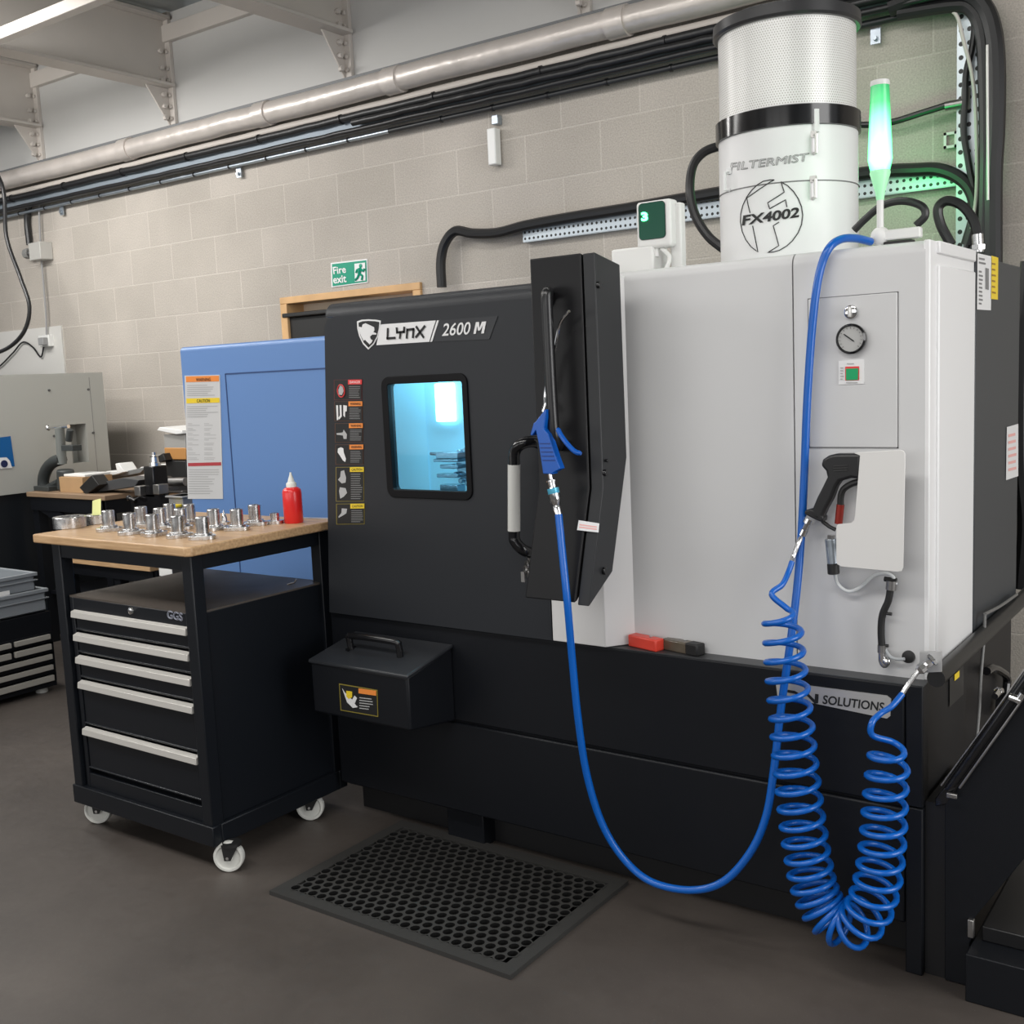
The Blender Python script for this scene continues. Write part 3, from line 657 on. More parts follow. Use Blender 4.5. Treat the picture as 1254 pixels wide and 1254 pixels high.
# ---- control pendant
px0, pxs, px1 = -1.650, -1.492, -1.452
side = [(2.404, 1.798), (2.529, 1.774), (2.534, 1.269), (2.44, .975), (2.318, .905), (2.405, 1.2)]
pend = thing('control_pendant', 'tall black control pendant beside the lathe door with a long vertical handle', 'control panel', ((px0+px1)/2, 2.45, .9))
bpoly = [(y, z) for y, z in side]
MB().prism([(pxs+.004, y, z) for y, z in side], (px1-pxs-.004, 0, 0)).obj('side_shell', mat('side_shell_grey', (.022, .023, .025), .42, spec=.35), pend, bevel=.003)
f2 = [(2.401, 1.800), (2.50, 1.778), (2.50, 1.27), (2.42, .985), (2.325, .915), (2.314, .912), (2.401, 1.2)]
MB().prism([(px0, y, z) for y, z in f2], (pxs-px0, 0, 0)).obj('front_cover', pendmat, pend, bevel=.004, seg=3)
MB().box(px0-.004, px0+.03, 2.43, 2.50, 1.28, 1.765).obj('rear_flange', pendmat, pend)
xr = px1
for u, v, r in ((732, 349, .009), (740, 579, .009), (739, 699, .010)):
    c_ = at(u, v, x=xr); MB().cyl(c_-V(.002, 0, 0), c_+V(.008, 0, 0), r, seg=14).obj('side_knob', blackgloss, pend, bevel=.002)
c_ = at(741, 564, x=xr); MB().cyl(c_, c_+V(.01, 0, 0), .004, seg=8).obj('side_pin', blackgloss, pend)
# pendant label across the seam
yl = 2.36
ps = []
for u, v in ((709, 637), (734, 641), (733, 652), (707, 649)):
    zz = at(u, v, y=2.34).z; yy = 2.314+(zz-.912)/(1.2-.912)*(2.401-2.314)-.002; ps.append(at(u, v, y=yy))
lb = MB().prism(ps, (0, -.0015, 0)).obj('serial_label', whitel, pend, smooth=0)
mb = MB(); a, b_, c2, d2 = ps
for f0 in (.35, .6):
    mb.poly([a.lerp(d2, f0)*.92+b_.lerp(c2, f0)*.08+V(0, -.002, 0), a.lerp(d2, f0)*.08+b_.lerp(c2, f0)*.92+V(0, -.002, 0), a.lerp(d2, f0+.14)*.08+b_.lerp(c2, f0+.14)*.92+V(0, -.002, 0), a.lerp(d2, f0+.14)*.92+b_.lerp(c2, f0+.14)*.08+V(0, -.002, 0)])
mb.obj('label_print', pink, lb, smooth=0)
ygh = 2.345
hp = [at(672, 372, y=2.402), at(671, 360, y=2.385), at(670.5, 358, y=ygh+.01), at(669.5, 365, y=ygh), at(671, 400, y=ygh), at(675, 480, y=ygh), at(678, 525, y=ygh), at(680, 538, y=ygh+.005), at(682, 546, y=ygh+.02), at(684, 545, y=2.402)]
MB().tube(smoothpath(hp, 6), .0150, 14).obj('grab_handle', mat('handle_satin_black', (.01, .01, .011), .3), pend)
MB().box(-1.62, -1.50, 2.50, 2.6, 1.5, 1.6).obj('mounting_arm', pendmat, pend)

# ---- gauge, switch, button on access panel
yg = YC-.004
c_ = at(1044, 415, y=yg)
g = MB().lathe([(0, 0), (.034, 0), (.036, .006), (.036, .014), (.032, .018), (.030, .014)], c_, 32, (0, -1, 0)).obj('pressure_gauge', blackgloss, L, smooth=40)
MB().cyl(c_+V(0, -.012, 0), c_+V(0, -.0135, 0), .0305, seg=32).obj('dial', dial_mat(), g)
mb = MB(); a = c_+V(.008, -.0155, -.006); b_ = c_+V(-.016, -.0155, .012); mb.tube([a, b_], .0014, 5)
for k in range(15):
    an = math.radians(-45+270*k/14); mb.tube([c_+V(math.cos(an)*.024, -.015, math.sin(an)*.024), c_+V(math.cos(an)*.028, -.015, math.sin(an)*.028)], .0005, 4)
mb.obj('needle_and_ticks', inkb, g)
c_ = at(1043, 382, y=yg)
k_ = MB().lathe([(0, 0), (.016, 0), (.016, .008), (.013, .010), (0, .010)], c_, 24, (0, -1, 0)).obj('selector_switch', chrome, L, smooth=40)
MB().box(c_.x-.0035, c_.x+.0035, c_.y-.022, c_.y-.008, c_.z-.013, c_.z+.013).obj('switch_lever', alum, k_, bevel=.002)
sp_ = lambda u, v: at(u, v, y=YC-.005)
MB().prism([sp_(1027, 442), sp_(1058, 440), sp_(1058, 470), sp_(1027, 471)], (0, .002, 0)).obj('valve_label', whitel, L, smooth=0)
sp2 = lambda u, v: at(u, v, y=YC-.0065)
MB().prism([sp2(1035, 449), sp2(1052, 448.5), sp2(1052, 465.5), sp2(1035, 466)], (0, .001, 0)).obj('red_square', redl, L, smooth=0)
sp3 = lambda u, v: at(u, v, y=YC-.008)
MB().prism([sp3(1036, 451.5), sp3(1051, 451), sp3(1050.5, 465), sp3(1036, 465.5)], (0, .001, 0)).obj('green_square', greenb, L, smooth=0)
mb = MB(); lines_on(mb, (1029, 449, 1033.5, 466, 0), 5, sp2, seedv=9); lines_on(mb, (1037, 444, 1048, 447, 0), 1, sp2, seedv=9); lines_on(mb, (1036, 467, 1054, 470, 0), 1, sp2, seedv=9); mb.obj('label_print', textl, L, smooth=0)
# ---- hose fittings below holster (part of the machine)
yf = YC-.02
F_ = lambda u, v, y=yf: at(u, v, y=y)
MB().tube(smoothpath([F_(1022, 700), F_(1026, 715), F_(1038, 724), F_(1052, 720), F_(1068, 706), F_(1082, 702), F_(1093, 706), F_(1097, 716)], 6), .0045, 8).obj('clear_drain_tube', tubeclear, L)
dv = MB().tube(smoothpath([F_(1091, 716), F_(1088, 735), F_(1081, 752), F_(1079, 770), F_(1080, 795)], 6), .0085, 12).obj('black_drain_hose', blackrub, L)
MB().cyl(F_(1092, 711), F_(1091, 722), .0125, seg=16).obj('hose_clamp', steeld, dv)
MB().cyl(F_(1080, 790), F_(1080, 799), .0105, seg=16).obj('hose_clamp', steeld, dv)
MB().cyl(F_(1083, 709), F_(1098, 711), .006, seg=8).obj('clamp_band', blackrub, dv)
for u, v in ((1087, 751), (1083, 790)): MB().cyl(F_(u-4, v), F_(u+5, v+1), .004, seg=8).obj('cable_tie', blackrub, dv)
MB().tube(smoothpath([F_(1080, 798), F_(1080, 808), F_(1083, 814), F_(1087, 811)], 4), .009, 12).sphere(F_(1086, 810), .0115).obj('elbow_fitting', chrome, L)
MB().tube(smoothpath([F_(1084, 795), F_(1089, 803), F_(1097, 807), F_(1108, 807)], 5), .004, 8).obj('grey_tube', mat('grey_tube', (.4, .42, .43), .4), L)
c_ = at(1113, 804, y=YC)
MB().lathe([(0, .012), (.008, .012), (.014, .010), (.0155, .004), (.0155, 0)], c_, 20, (0, -1, 0)).obj('grommet', blackrub, L)
# corner bracket plate for the coil hose
pl = [at(1126, 798, y=2.565), at(1153, 798, y=2.565), at(1153, 823, y=2.565), at(1126, 824, y=2.565)]
MB().prism(pl, (0, .006, 0)).obj('corner_bracket', mat('bracket_white', (.42, .42, .42), .4, .2), L, bevel=.001)

# nameplate
yn = Y0-.001
NP = lambda k: (lambda u, v: at(u, v, y=Y0-.0015*k))
npx = [(950, 836), (958, 835.5), (1086, 852), (1091, 856), (1090, 877), (1086, 880), (952, 852)]
n0 = MB().prism([NP(2)(*p) for p in npx], (0, .003, 0)).obj('nameplate', alum, L, smooth=0)
text_on('text', 'SOLUTIONS', (1007, 862), (1082, 871.5), 11, NP(2.6), inkb, n0, bold=.02)
cq = lambda x, y: (740+x/3.3, 740+y/3.3)
mb = MB(); mb.prism([NP(2.6)(*cq(*p)) for p in ((800, 356), (815, 352), (850, 386), (852, 362), (866, 364), (864, 400), (850, 402), (815, 366))], (0, .0005, 0)); mb.obj('logo_mark', inkb, n0, smooth=0)
mb = MB(); mb.prism([NP(2.6)(*cq(*p)) for p in ((738, 345), (770, 350), (790, 362), (785, 382), (760, 388), (735, 384), (736, 374), (765, 376), (772, 362), (738, 356))], (0, .0005, 0)); mb.obj('logo_mark', inkb, n0, smooth=0)

# ---- parts catcher box on the base front
cb = thing('parts_catcher', 'black lidded box with a handle mounted on the left front of the lathe base', 'box', (-2.33, 2.46, .44))
pc = [(2.577, .665), (2.36, .622), (2.36, .455), (2.577, .425)]
bx0, bx1 = -2.535, -2.125
MB().prism([(bx0, y, z) for y, z in pc], (bx1-bx0, 0, 0)).obj('body', black, cb, bevel=.008, seg=3)
MB().prism([(bx0-.005, 2.577, .674), (bx0-.005, 2.354, .629), (bx0-.005, 2.354, .617), (bx0-.005, 2.577, .662)], (bx1-bx0+.01, 0, 0)).obj('lid', mat('lid_black', (.022, .024, .028), .36), cb, bevel=.004)
hz = lambda y: .674-(2.577-y)*.2
yy = 2.455; hp = [(bx0+.09, yy, hz(yy)), (bx0+.09, yy-.004, hz(yy)+.035), (bx0+.105, yy-.005, hz(yy)+.047), (bx0+.28, yy-.005, hz(yy)+.047), (bx0+.30, yy-.004, hz(yy)+.035), (bx0+.30, yy, hz(yy))]
MB().tube(smoothpath(hp, 4), .011, 12).obj('handle', blackgloss, cb)
mb = MB().box(bx0+.085, bx0+.095, yy-.02, yy+.02, hz(yy)-.002, hz(yy)+.006); mb.obj('handle_foot', blackgloss, cb)
sc_ = lambda k: (lambda u, v: at(u, v, y=2.36-.0015*k))
dc = MB().prism([sc_(1)(*p) for p in ((415, 837), (462, 845), (463, 878), (417, 870))], (0, .001, 0)).obj('warning_decal', edge['y'], cb, smooth=0)
MB().prism([sc_(1.6)(*p) for p in ((416, 838.5), (461, 846), (462, 876.5), (418, 869))], (0, .001, 0)).obj('decal_face', inkb, dc, smooth=0)
MB().prism([sc_(2.4)(*p) for p in ((439, 843), (460.5, 846), (460.5, 852), (439, 849))], (0, .001, 0)).obj('signal_word_bar', orange, dc, smooth=0)
MB().prism([sc_(2.4)(*p) for p in ((419, 843), (422, 848), (431, 857), (434, 852), (437, 855), (434, 862), (438, 866), (432, 867), (425, 860))], (0, .001, 0)).obj('pictogram', whitel, dc, smooth=0)
MB().prism([sc_(2.6)(*p) for p in ((424, 846), (431, 847), (431, 854), (427, 856), (424, 853))], (0, .001, 0)).obj('pictogram', yellow, dc, smooth=0)
mb = MB(); lines_on(mb, (440, 853, 459, 869, .12), 5, sc_(2.4), seedv=12, th=.35); mb.obj('printed_lines', textl, dc, smooth=0)

# ---- recess hardware on right side of the base
xs = -.70
cable('side_pipe', [at(1206, 752, x=-.67), at(1205, 780, x=-.67), at(1201, 830, x=-.67), at(1199, 870, x=-.67), at(1195, 915, x=-.67)], .0045, 'thin grey tube curving down the open side of the lathe base', mat('grey_hose', (.16, .16, .155), .4))
cable('side_cable', [at(1206, 752, x=-.67), at(1225, 742, x=-.67), at(1245, 728, x=-.67)], .0045, 'thin grey tube running back along the side rail of the lathe', MATS['grey_hose'])
o = thing('breaker_panel', 'black switch plate with a yellow tag in the open side of the lathe base', 'switch', at(1170, 860, x=-.70))
MB().poly([sxx for sxx in (at(1163, 822, x=-.702), at(1180, 808, x=-.702), at(1180, 850, x=-.702), at(1163, 866, x=-.702))]).obj('plate', mat('plate_dark', (.02, .02, .02), .35), o, smooth=0)
MB().poly([at(1169, 826, x=-.700), at(1175, 821, x=-.700), at(1175, 829, x=-.700), at(1169, 834, x=-.700)]).obj('tag', yellow, o, smooth=0)
mb = MB(); P = [at(1208, 822, x=-.68), at(1216, 818, x=-.68), at(1225, 822, x=-.68), at(1233, 830, x=-.68), at(1232, 850, x=-.68)]
mb.tube(smoothpath(P, 5), .012, 10); mb.cyl(at(1222, 862, x=-.69), at(1222, 862, x=-.69)+V(.05, 0, 0), .035, seg=20)
one('coolant_pump', mb, blackgloss, 'black pump with a looped hose inside the open side of the lathe base', 'pump', at(1225, 862, x=-.69))
one('hose_connector', MB().cyl(at(1218, 853, x=-.63), at(1223, 846, x=-.63), .009).cyl(at(1222, 846, x=-.63), at(1225, 846, x=-.63), .011, seg=6), chrome, 'small bright hose connector on the pump', 'fitting', at(1220, 850, x=-.63))

# ================================================================== chip conveyor at right
yc = 2.585
cv = thing('chip_conveyor', 'black inclined chip conveyor side rising beyond the right end of the lathe', 'conveyor', (-.62, 2.65, 0))
P = [at(1157, 985, y=yc), at(1257, 845, y=yc), at(1320, 757, y=yc), at(1320, 985, y=yc), at(1254, 1052, y=yc), at(1188, 1130, y=yc), at(1187, 1207, y=yc), at(1157, 1198, y=yc)]
P[-1].z = P[-2].z = .002
MB().prism(P, (0, .05, 0)).obj('side_plate', black, cv, bevel=.002)
MB().box(-.694, P[0].x, yc+.01, yc+.3, .0, P[0].z-.005).obj('end_cap', mat('cap_black', (.006, .006, .007), .5), cv)
MB().cyl(at(1163, 967, y=yc-.005), at(1300, 772, y=yc-.005), .0135).obj('guard_tube', blackgloss, cv)
MB().tube([at(1153, 962, y=yc+.01), at(1200, 898, y=yc+.01), at(1300, 757, y=yc+.01)], .003, 8).obj('thin_rod', steeld, cv)
MB().tube([at(1175, 965, y=yc-.02), at(1300, 790, y=yc-.02)], .003, 8).obj('edge_strip', steeld, cv)
MB().prism([at(1145, 978, y=yc), at(1168, 950, y=yc), at(1176, 958, y=yc), at(1160, 985, y=yc), at(1145, 988, y=yc)], (0, .05, 0)).obj('lower_bracket', blackgloss, cv, bevel=.003)
MB().box(*(lambda p: (p.x-.012, p.x+.012, yc-.03, yc-.02, p.z-.006, p.z+.006))(at(1169, 970, y=yc))).obj('bolt_head', steeld, cv, bevel=.002)
MB().cyl(at(1236, 853, y=yc-.02), at(1250, 858, y=yc-.02), .009).cyl(at(1246, 860, y=yc-.02), at(1253, 849, y=yc-.02), .008).obj('clamp', chrome, cv)
tk = thing('coolant_tank', 'low black tank box on the floor at the bottom right corner', 'tank', (-.53, 2.7, 0))
MB().box(-.583, -.40, 2.52, 3.2, 0, .118).obj('tank_body', black, tk, bevel=.003)
MB().box(-.565, -.38, 2.60, 3.2, .118, .155).obj('tank_lid', mat('tank_lid', (.01, .01, .011), .35), tk, bevel=.003)
MB().box(-.592, -.578, 2.575, 2.59, .13, .175).obj('hinge', steeld, tk, bevel=.002)

# ================================================================== spray gun, holster, hoses
yh0 = YC-.075
HF = lambda u, v, y=yh0: at(u, v, y=y)
hol = thing('gun_holster', 'white sheet-metal holster with a notch holding the black spray gun', 'holster', HF(1065, 700))
hp = [(1046, 555), (1050, 554), (1103, 551), (1107, 552.5), (1108.5, 557), (1106, 695), (1104, 699.5), (1099, 700.5), (1030, 694), (1025, 691), (1024, 686), (1024, 645), (1026, 642), (1042, 640.5), (1046, 637), (1047, 630), (1053, 558)]
MB().prism([HF(*p) for p in hp], (0, .003, 0)).obj('front_plate', mat('holster_white', (.74, .73, .71), .38), hol, bevel=.001)
for u, v in ((1080, 580), (1080, 675), (1050, 670)):
    c_ = HF(u, v); MB().cyl(c_+V(0, .003, 0), V(c_.x, YC-.003, c_.z), .008, seg=12).obj('stand_off', MATS['holster_white'], hol)
gun = thing('spray_gun', 'black pistol-grip wash gun resting in the white holster', 'spray gun', at(1000, 640, y=YC-.04))
yq = YC-.058
GG = lambda u, v, y=yq: at(u, v, y=y)
cg = lambda x, y: (970+x/4.047, 540+y/4.047)
gp = [(340, 64), (215, 64), (180, 72), (150, 92), (140, 122), (165, 150), (172, 180), (150, 225), (122, 280), (95, 345), (90, 380), (150, 405), (150, 375), (165, 340), (195, 285), (215, 230), (235, 200), (290, 185), (340, 190)]
MB().prism([GG(*cg(*p)) for p in gp], (0, .034, 0)).obj('grip_body', mat('gun_black', (.014, .014, .015), .38), gun, bevel=.007, seg=3)
mb = MB(); [mb.tube([GG(*cg(205, 125+k*12), y=yq-.001), GG(*cg(275, 122+k*12), y=yq-.001)], .0013, 6) for k in range(3)]; mb.obj('grip_ribs', mat('rib_grey', (.05, .05, .05), .4), gun)
MB().tube(smoothpath([GG(*cg(*p), y=yq+.017) for p in ((335, 200), (290, 215), (255, 240), (242, 275), (240, 320))], 5), .008, 10).obj('trigger', blackrub, gun)
MB().cyl(GG(*cg(240, 315), y=yq+.017), GG(*cg(230, 410), y=yq+.017), .0095).obj('red_rod', redtube, gun)
MB().tube([GG(*cg(*p), y=yq+.017) for p in ((150, 398), (185, 425), (215, 440))], .005, 8).obj('trigger_guard', blackrub, gun)
MB().prism([GG(*cg(*p)) for p in ((62, 345), (95, 335), (155, 375), (150, 405), (115, 392), (58, 362))], (0, .034, 0)).obj('grip_collar', MATS['gun_black'], gun, bevel=.004)
a, b_ = GG(*cg(88, 385), y=yq+.017), GG(*cg(48, 470), y=yq+.017)
dd = b_-a
MB().lathe([(0, 0), (.013, 0), (.013, dd.length*.25), (.009, dd.length*.27), (.009, dd.length*.6), (.0105, dd.length*.62), (.0105, dd.length*.95), (.006, dd.length)], a, 12, dd).obj('hose_fitting', chrome, gun, smooth=30)
# water filter valve under the gun
yq2 = YC-.05
vv = thing('drain_valve', 'small grey metal valve with black cap beside the white holster', 'valve', at(1020, 700, y=yq2))
MB().cyl(at(1017, 660, y=yq2+.01), at(1020, 690, y=yq2+.01), .0135, seg=18).obj('valve_body', galv, vv, bevel=.001)
MB().cyl(at(1020, 690, y=yq2+.01), at(1021, 703, y=yq2+.01), .0145, seg=18).obj('valve_cap', blackrub, vv, bevel=.002)
MB().cyl(at(1018, 655, y=yq2+.01), at(1018, 661, y=yq2+.01), .010, seg=6).obj('valve_nut', chrome, vv)

# coiled hose
YH = 2.44
HQ = lambda u, v, y=YH: at(u, v, y=y)
path = [HQ(957, 748), HQ(960, 790), HQ(964, 835), HQ(969, 880), HQ(973, 925), HQ(978, 970), HQ(983, 1010), HQ(989, 1050), HQ(998, 1090), HQ(1014, 1120), HQ(1038, 1134), HQ(1060, 1120), HQ(1073, 1086), HQ(1080, 1040), HQ(1084, 980), HQ(1087, 940), HQ(1091, 912)]
P = smoothpath(path, 40)
lens = [0]
for a, b_ in zip(P, P[1:]): lens.append(lens[-1]+(b_-a).length)
tot = lens[-1]
def pat(s):
    for i in range(len(lens)-1):
        if lens[i+1] >= s: break
    k = (s-lens[i])/max(1e-9, lens[i+1]-lens[i]); return P[i].lerp(P[i+1], k), (P[i+1]-P[i]).normalized()
coil = []; TURNS = 32; N = TURNS*22
s_ = 0
# turn density grows towards the bottom of the loop
dens = []
for i in range(N+1):
    f = i/N; dens.append(f)
def warp(f):  # wider pitch at both ends
    return f+.022*math.sin(2*PI*f)*-1
WC = [0]
for i in range(N):
    f = (i+.5)/N; WC.append(WC[-1]+1.18-.42*math.exp(-((f-.56)/.11)**2)-.15*math.exp(-((f-.58)/.3)**2))
WC = [x/WC[-1] for x in WC]
for i in range(N+1):
    f = i/N; s = tot*min(1, max(0, f-.020*math.sin(2*PI*f)*-1 if False else f))
    s = tot*WC[i]; p, tn = pat(s); nn = V(0, 1, 0).cross(tn).normalized()
    rr = .041+.011*math.sin(PI*min(1, f))**.7
    e = min(1, i/14, (N-i)/14); rr *= .55+.45*e
    th = 2*PI*TURNS*f+PI*.6
    coil.append(p+(nn*math.cos(th)+V(0, 1, 0)*math.sin(th))*rr)
lead0 = smoothpath([HQ(970, 688, y=2.54), HQ(965, 702, y=2.52), HQ(958, 716, y=2.49), HQ(945, 728, y=2.46), coil[0]], 6)[:-1]
lead1 = smoothpath([coil[-1], HQ(1068, 900, y=2.43), HQ(1068, 885, y=2.43), HQ(1078, 874, y=2.46), HQ(1092, 865, y=2.48), HQ(1105, 850, y=2.51)], 6)[1:]
ch = thing('coiled_hose', 'bright blue coiled air hose hanging in a U in front of the lathe base', 'hose', HQ(1032, 1150))
MB().tube(lead0+coil+lead1, .0074, 8).obj('coil', blueh, ch, smooth=80)
sl = mat('steel_sleeve', (.6, .6, .6), .25, .9)
MB().tube(smoothpath([GG(*cg(50, 465), y=yq+.017), GG(*cg(30, 510), y=YC-.06), GG(*cg(5, 575), y=2.56), HQ(969, 690, y=2.54)], 5), .0058, 10).obj('spring_sleeve', sl, ch)
MB().tube(smoothpath([HQ(1104, 851, y=2.512), HQ(1111, 840, y=2.52), HQ(1122, 825, y=2.535), HQ(1130, 818, y=2.54)], 5), .0058, 10).obj('spring_sleeve', sl, ch)
a, b_ = HQ(1124, 822, y=2.535), HQ(1143, 807, y=2.558); dd = b_-a
MB().lathe([(0, 0), (.008, 0), (.013, dd.length*.15), (.013, dd.length*.4), (.009, dd.length*.45), (.011, dd.length*.6), (.011, dd.length*.8), (.015, dd.length*.85), (.015, dd.length), (0, dd.length)], a, 8, dd).obj('brass_coupling', chrome, ch, smooth=30)

# long air hose
def HH(u, v, y): return at(u, v, y=y)
ah = thing('air_hose', 'long blue air hose looping from the lathe top to the blue blow gun', 'hose', at(850, 1090, y=2.40))
pts = [HH(684, 630, 2.325), HH(689, 680, 2.31), HH(695, 740, 2.30), HH(701, 810, 2.32), HH(708, 880, 2.34), HH(719, 950, 2.37), HH(738, 1010, 2.40), HH(765, 1053, 2.42), HH(798, 1080, 2.43), HH(845, 1090, 2.44), HH(885, 1080, 2.45), HH(918, 1045, 2.47), HH(938, 1000, 2.49), HH(948, 940, 2.51), HH(956, 870, 2.53), HH(966, 800, 2.54), HH(975, 730, 2.565), HH(981, 660, 2.59), HH(985, 580, 2.60), HH(988, 500, 2.60), HH(993, 420, 2.60), HH(999, 360, 2.60), HH(1006, 325, 2.61), HH(1016, 303, 2.62), HH(1030, 293, 2.66), HH(1048, 292, 2.72), HH(1066, 296, 2.78)]
MB().tube(smoothpath(pts, 8), .0100, 12).obj('hose_run', blueh, ah, smooth=80)
# blow gun
bg = thing('blow_gun', 'blue plastic blow gun hooked on the pendant handle', 'air gun', at(675, 580, y=2.32))
yb_ = 2.315
BB = lambda x, y, yy=yb_: at(640+x/7.833, 480+y/7.833, y=yy)
MB().prism([BB(*p) for p in ((215, 165), (118, 292), (104, 297), (72, 412), (90, 420), (125, 372), (150, 480), (195, 785), (290, 790), (290, 775), (360, 738), (325, 650), (245, 405), (200, 355), (215, 250))], (0, .024, 0)).obj('gun_body', bluep, bg, bevel=.004, seg=3)
mb = MB()
for k in range(5): mb.box(*(lambda a, b_: (a.x, b_.x, yb_-.0015, yb_+.001, a.z-.002, a.z))(BB(165+k*7, 490+k*40), BB(265+k*12, 490+k*40)))
mb.obj('grip_grooves', mat('dark_blue', (0, .03, .2), .4), bg)
MB().tube(smoothpath([BB(335, 350, 2.325), BB(365, 410, 2.32), BB(430, 500, 2.31), BB(500, 570, 2.305), BB(562, 592, 2.305)], 5), [.004]+[.0065]*18+[.006, .004], 10).obj('trigger_lever', bluep, bg)
MB().tube(smoothpath([BB(195, 190, 2.36), BB(218, 110, 2.365), HH(668, 480, 2.37), HH(675, 445, 2.372), HH(679, 430, 2.372), HH(686, 397, 2.365), HH(697, 381, 2.35)], 4), .0042, 8).obj('nozzle_tube', chrome, bg)
a, b_ = BB(262, 785, yb_+.012), BB(345, 1190, yb_+.012); dd = b_-a; l = dd.length
MB().lathe([(0, 0), (.006, 0), (.006, l*.13), (.014, l*.15), (.014, l*.19), (.011, l*.2), (.011, l*.32), (.0155, l*.34)], a, 14, dd).obj('quick_coupling', chrome, bg, smooth=30)
MB().lathe([(.0155, l*.34), (.0155, l*.46), (.015, l*.47)], a, 14, dd).obj('blue_ring', mat('cyan_ring', (.1, .45, .65), .3, .3), bg, smooth=30)
MB().lathe([(.0152, l*.46), (.0150, l*.6), (.011, l*.73), (.009, l*.75), (.0095, l*.76), (.0105, l*.78), (.0105, l), (0, l)], a, 14, dd).obj('hose_collar', chrome, bg, smooth=30)

# blocks on the ledge
def block(name, m, label, pts, capm=None):
    pass
def ledge_block(name, c0, c1, w, h, m, label, capm=None, rz=0.):
    a, b_ = Vector(c0), Vector(c1); d = b_-a; l = d.length; an = math.atan2(d.y, d.x)
    t = thing(name, label, 'block', (a.x, a.y, ZL+.001)); t.rotation_euler.z = an
    mb = MB(); mb.box(0, l, 0, w, 0, h); o = mb.obj('block_body', m, None, bevel=.004); o.parent = t
    if capm:
        o2 = MB().box(l-.02, l+.022, -.001, w+.001, -.0, h+.001).obj('end_cap', capm, None, bevel=.004); o2.parent = t
    mb = MB().cyl((l*.7, w/2, h), (l*.7, w/2, h+.004), .006, seg=10); o3 = mb.obj('screw_head', chrome, None); o3.parent = t
    return t
c = at(767, 787, z=ZL); d_ = at(803, 799, z=ZL)
ledge_block('red_stop_block', (-1.508, 2.605, 0), (-1.405, 2.578, 0), .034, .034, redb, 'bright red rectangular block lying on the lathe ledge')
ledge_block('brown_stop_block', (-1.405, 2.612, 0), (-1.305, 2.588, 0), .034, .032, brownb, 'dark brown block with black end lying beside the red block', blackrub)

# ================================================================== mist collector
FC = V(-1.237, 3.15, ZT); FR = .197
fm = thing('mist_collector', 'tall white cylindrical mist filter with perforated top section on the lathe', 'filter', FC)
MB().cyl(FC, FC+V(0, 0, .40), FR, seg=64).obj('lower_drum', whiteb, fm)
MB().cyl(FC+V(0, 0, .40), FC+V(0, 0, .67), FR-.004, seg=64, caps=False).obj('perforated_sleeve', meshm, fm, smooth=60)
for ch_ in fm.children:
    if ch_.name.startswith('perforated_sleeve'): pass
MB().lathe([(FR-.01, .375), (FR+.008, .378), (FR+.008, .43), (FR-.006, .435)], FC, 64).obj('clamp_band', blackgloss, fm, smooth=30)
MB().lathe([(FR-.02, .665), (FR+.006, .665), (FR+.011, .672), (FR+.009, .70), (FR-.02, .712), (0, .712)], FC, 64).obj('top_cap', mat('cap_dark', (.03, .03, .032), .35), fm, smooth=30)
MB().lathe([(FR-.004, .225), (FR+.0015, .226), (FR+.0015, .229), (FR-.004, .23)], FC, 64).obj('joint_ring', seamgrey, fm)
def cylsurf(k=0.):
    R = FR+.0012+k
    def f(u, v):
        d = ray(u, v); ox, oy = -FC.x, -FC.y
        A = d.x*d.x+d.y*d.y; B = 2*(ox*d.x+oy*d.y); Cc = ox*ox+oy*oy-R*R; D = B*B-4*A*Cc
        if D < 0: D = 0
        return EYEV+d*((-B-math.sqrt(D))/(2*A))
    return f
cf = lambda x, y: (880+x/6.967, 170+y/6.967)
strokes = [
 [(475, 350), (440, 350), (380, 362), (330, 392), (280, 440), (240, 495), (205, 570), (188, 640), (185, 710), (200, 790), (230, 860), (275, 920), (335, 966), (312, 850), (290, 742)],
 [(475, 350), (440, 368), (340, 435), (240, 505), (252, 570), (268, 632)],
 [(583, 582), (572, 520), (500, 560), (435, 597), (426, 570), (418, 545), (490, 500), (560, 455), (545, 410), (532, 366), (590, 400), (640, 450), (680, 510), (708, 580), (718, 650), (708, 730), (680, 800), (630, 870), (580, 915), (520, 950), (470, 965), (418, 970), (465, 942), (513, 912), (490, 825), (465, 742), (515, 710)]]
mb = MB(); cs = cylsurf()
for s in strokes:
    P = []
    for a, b_ in zip(s, s[1:]):
        for k in range(3): P.append(cs(*cf(a[0]+(b_[0]-a[0])*k/3, a[1]+(b_[1]-a[1])*k/3)))
    P.append(cs(*cf(*s[-1]))); mb.tube(P, .0014, 5)
mb.obj('round_emblem', inkb, fm)
text_on('model_text', 'FX4002', cf(198, 742), cf(688, 668), 12.5, cylsurf(.0015), inkb, fm, bold=.03, shear=.12, up=(-.02, -1))
text_on('maker_text', 'FILTERMIST', cf(95, 275), cf(772, 187), 9.5, cylsurf(.0005), mat('outline_grey', (.30, .30, .30), .5), fm, bold=.0, shear=.15, outline=.0009, up=(-.02, -1))
for (u, v) in ((893.5, 222), (996, 232), (997, 177), (996, 112)):
    top, bot = cs(u, v-11), cs(u, v+11)
    dr = V(top.x-FC.x, top.y-FC.y, 0).normalized()
    if v == 112: continue
    mb = MB(); mb.tube([top, top+dr*.016, bot+dr*.016, bot], .005, 8); mb.box(top.x-.008, top.x+.008, top.y-.006, top.y+.006, top.z-.005, top.z+.012)
    mb.obj('toggle_latch', whiteb if u < 900 else alum, fm)
u0 = cs(999, 148); MB().cyl(u0-V(0, 0, .03), u0+V(0, 0, .03), .010, seg=8).obj('band_clamp', whiteb, fm)
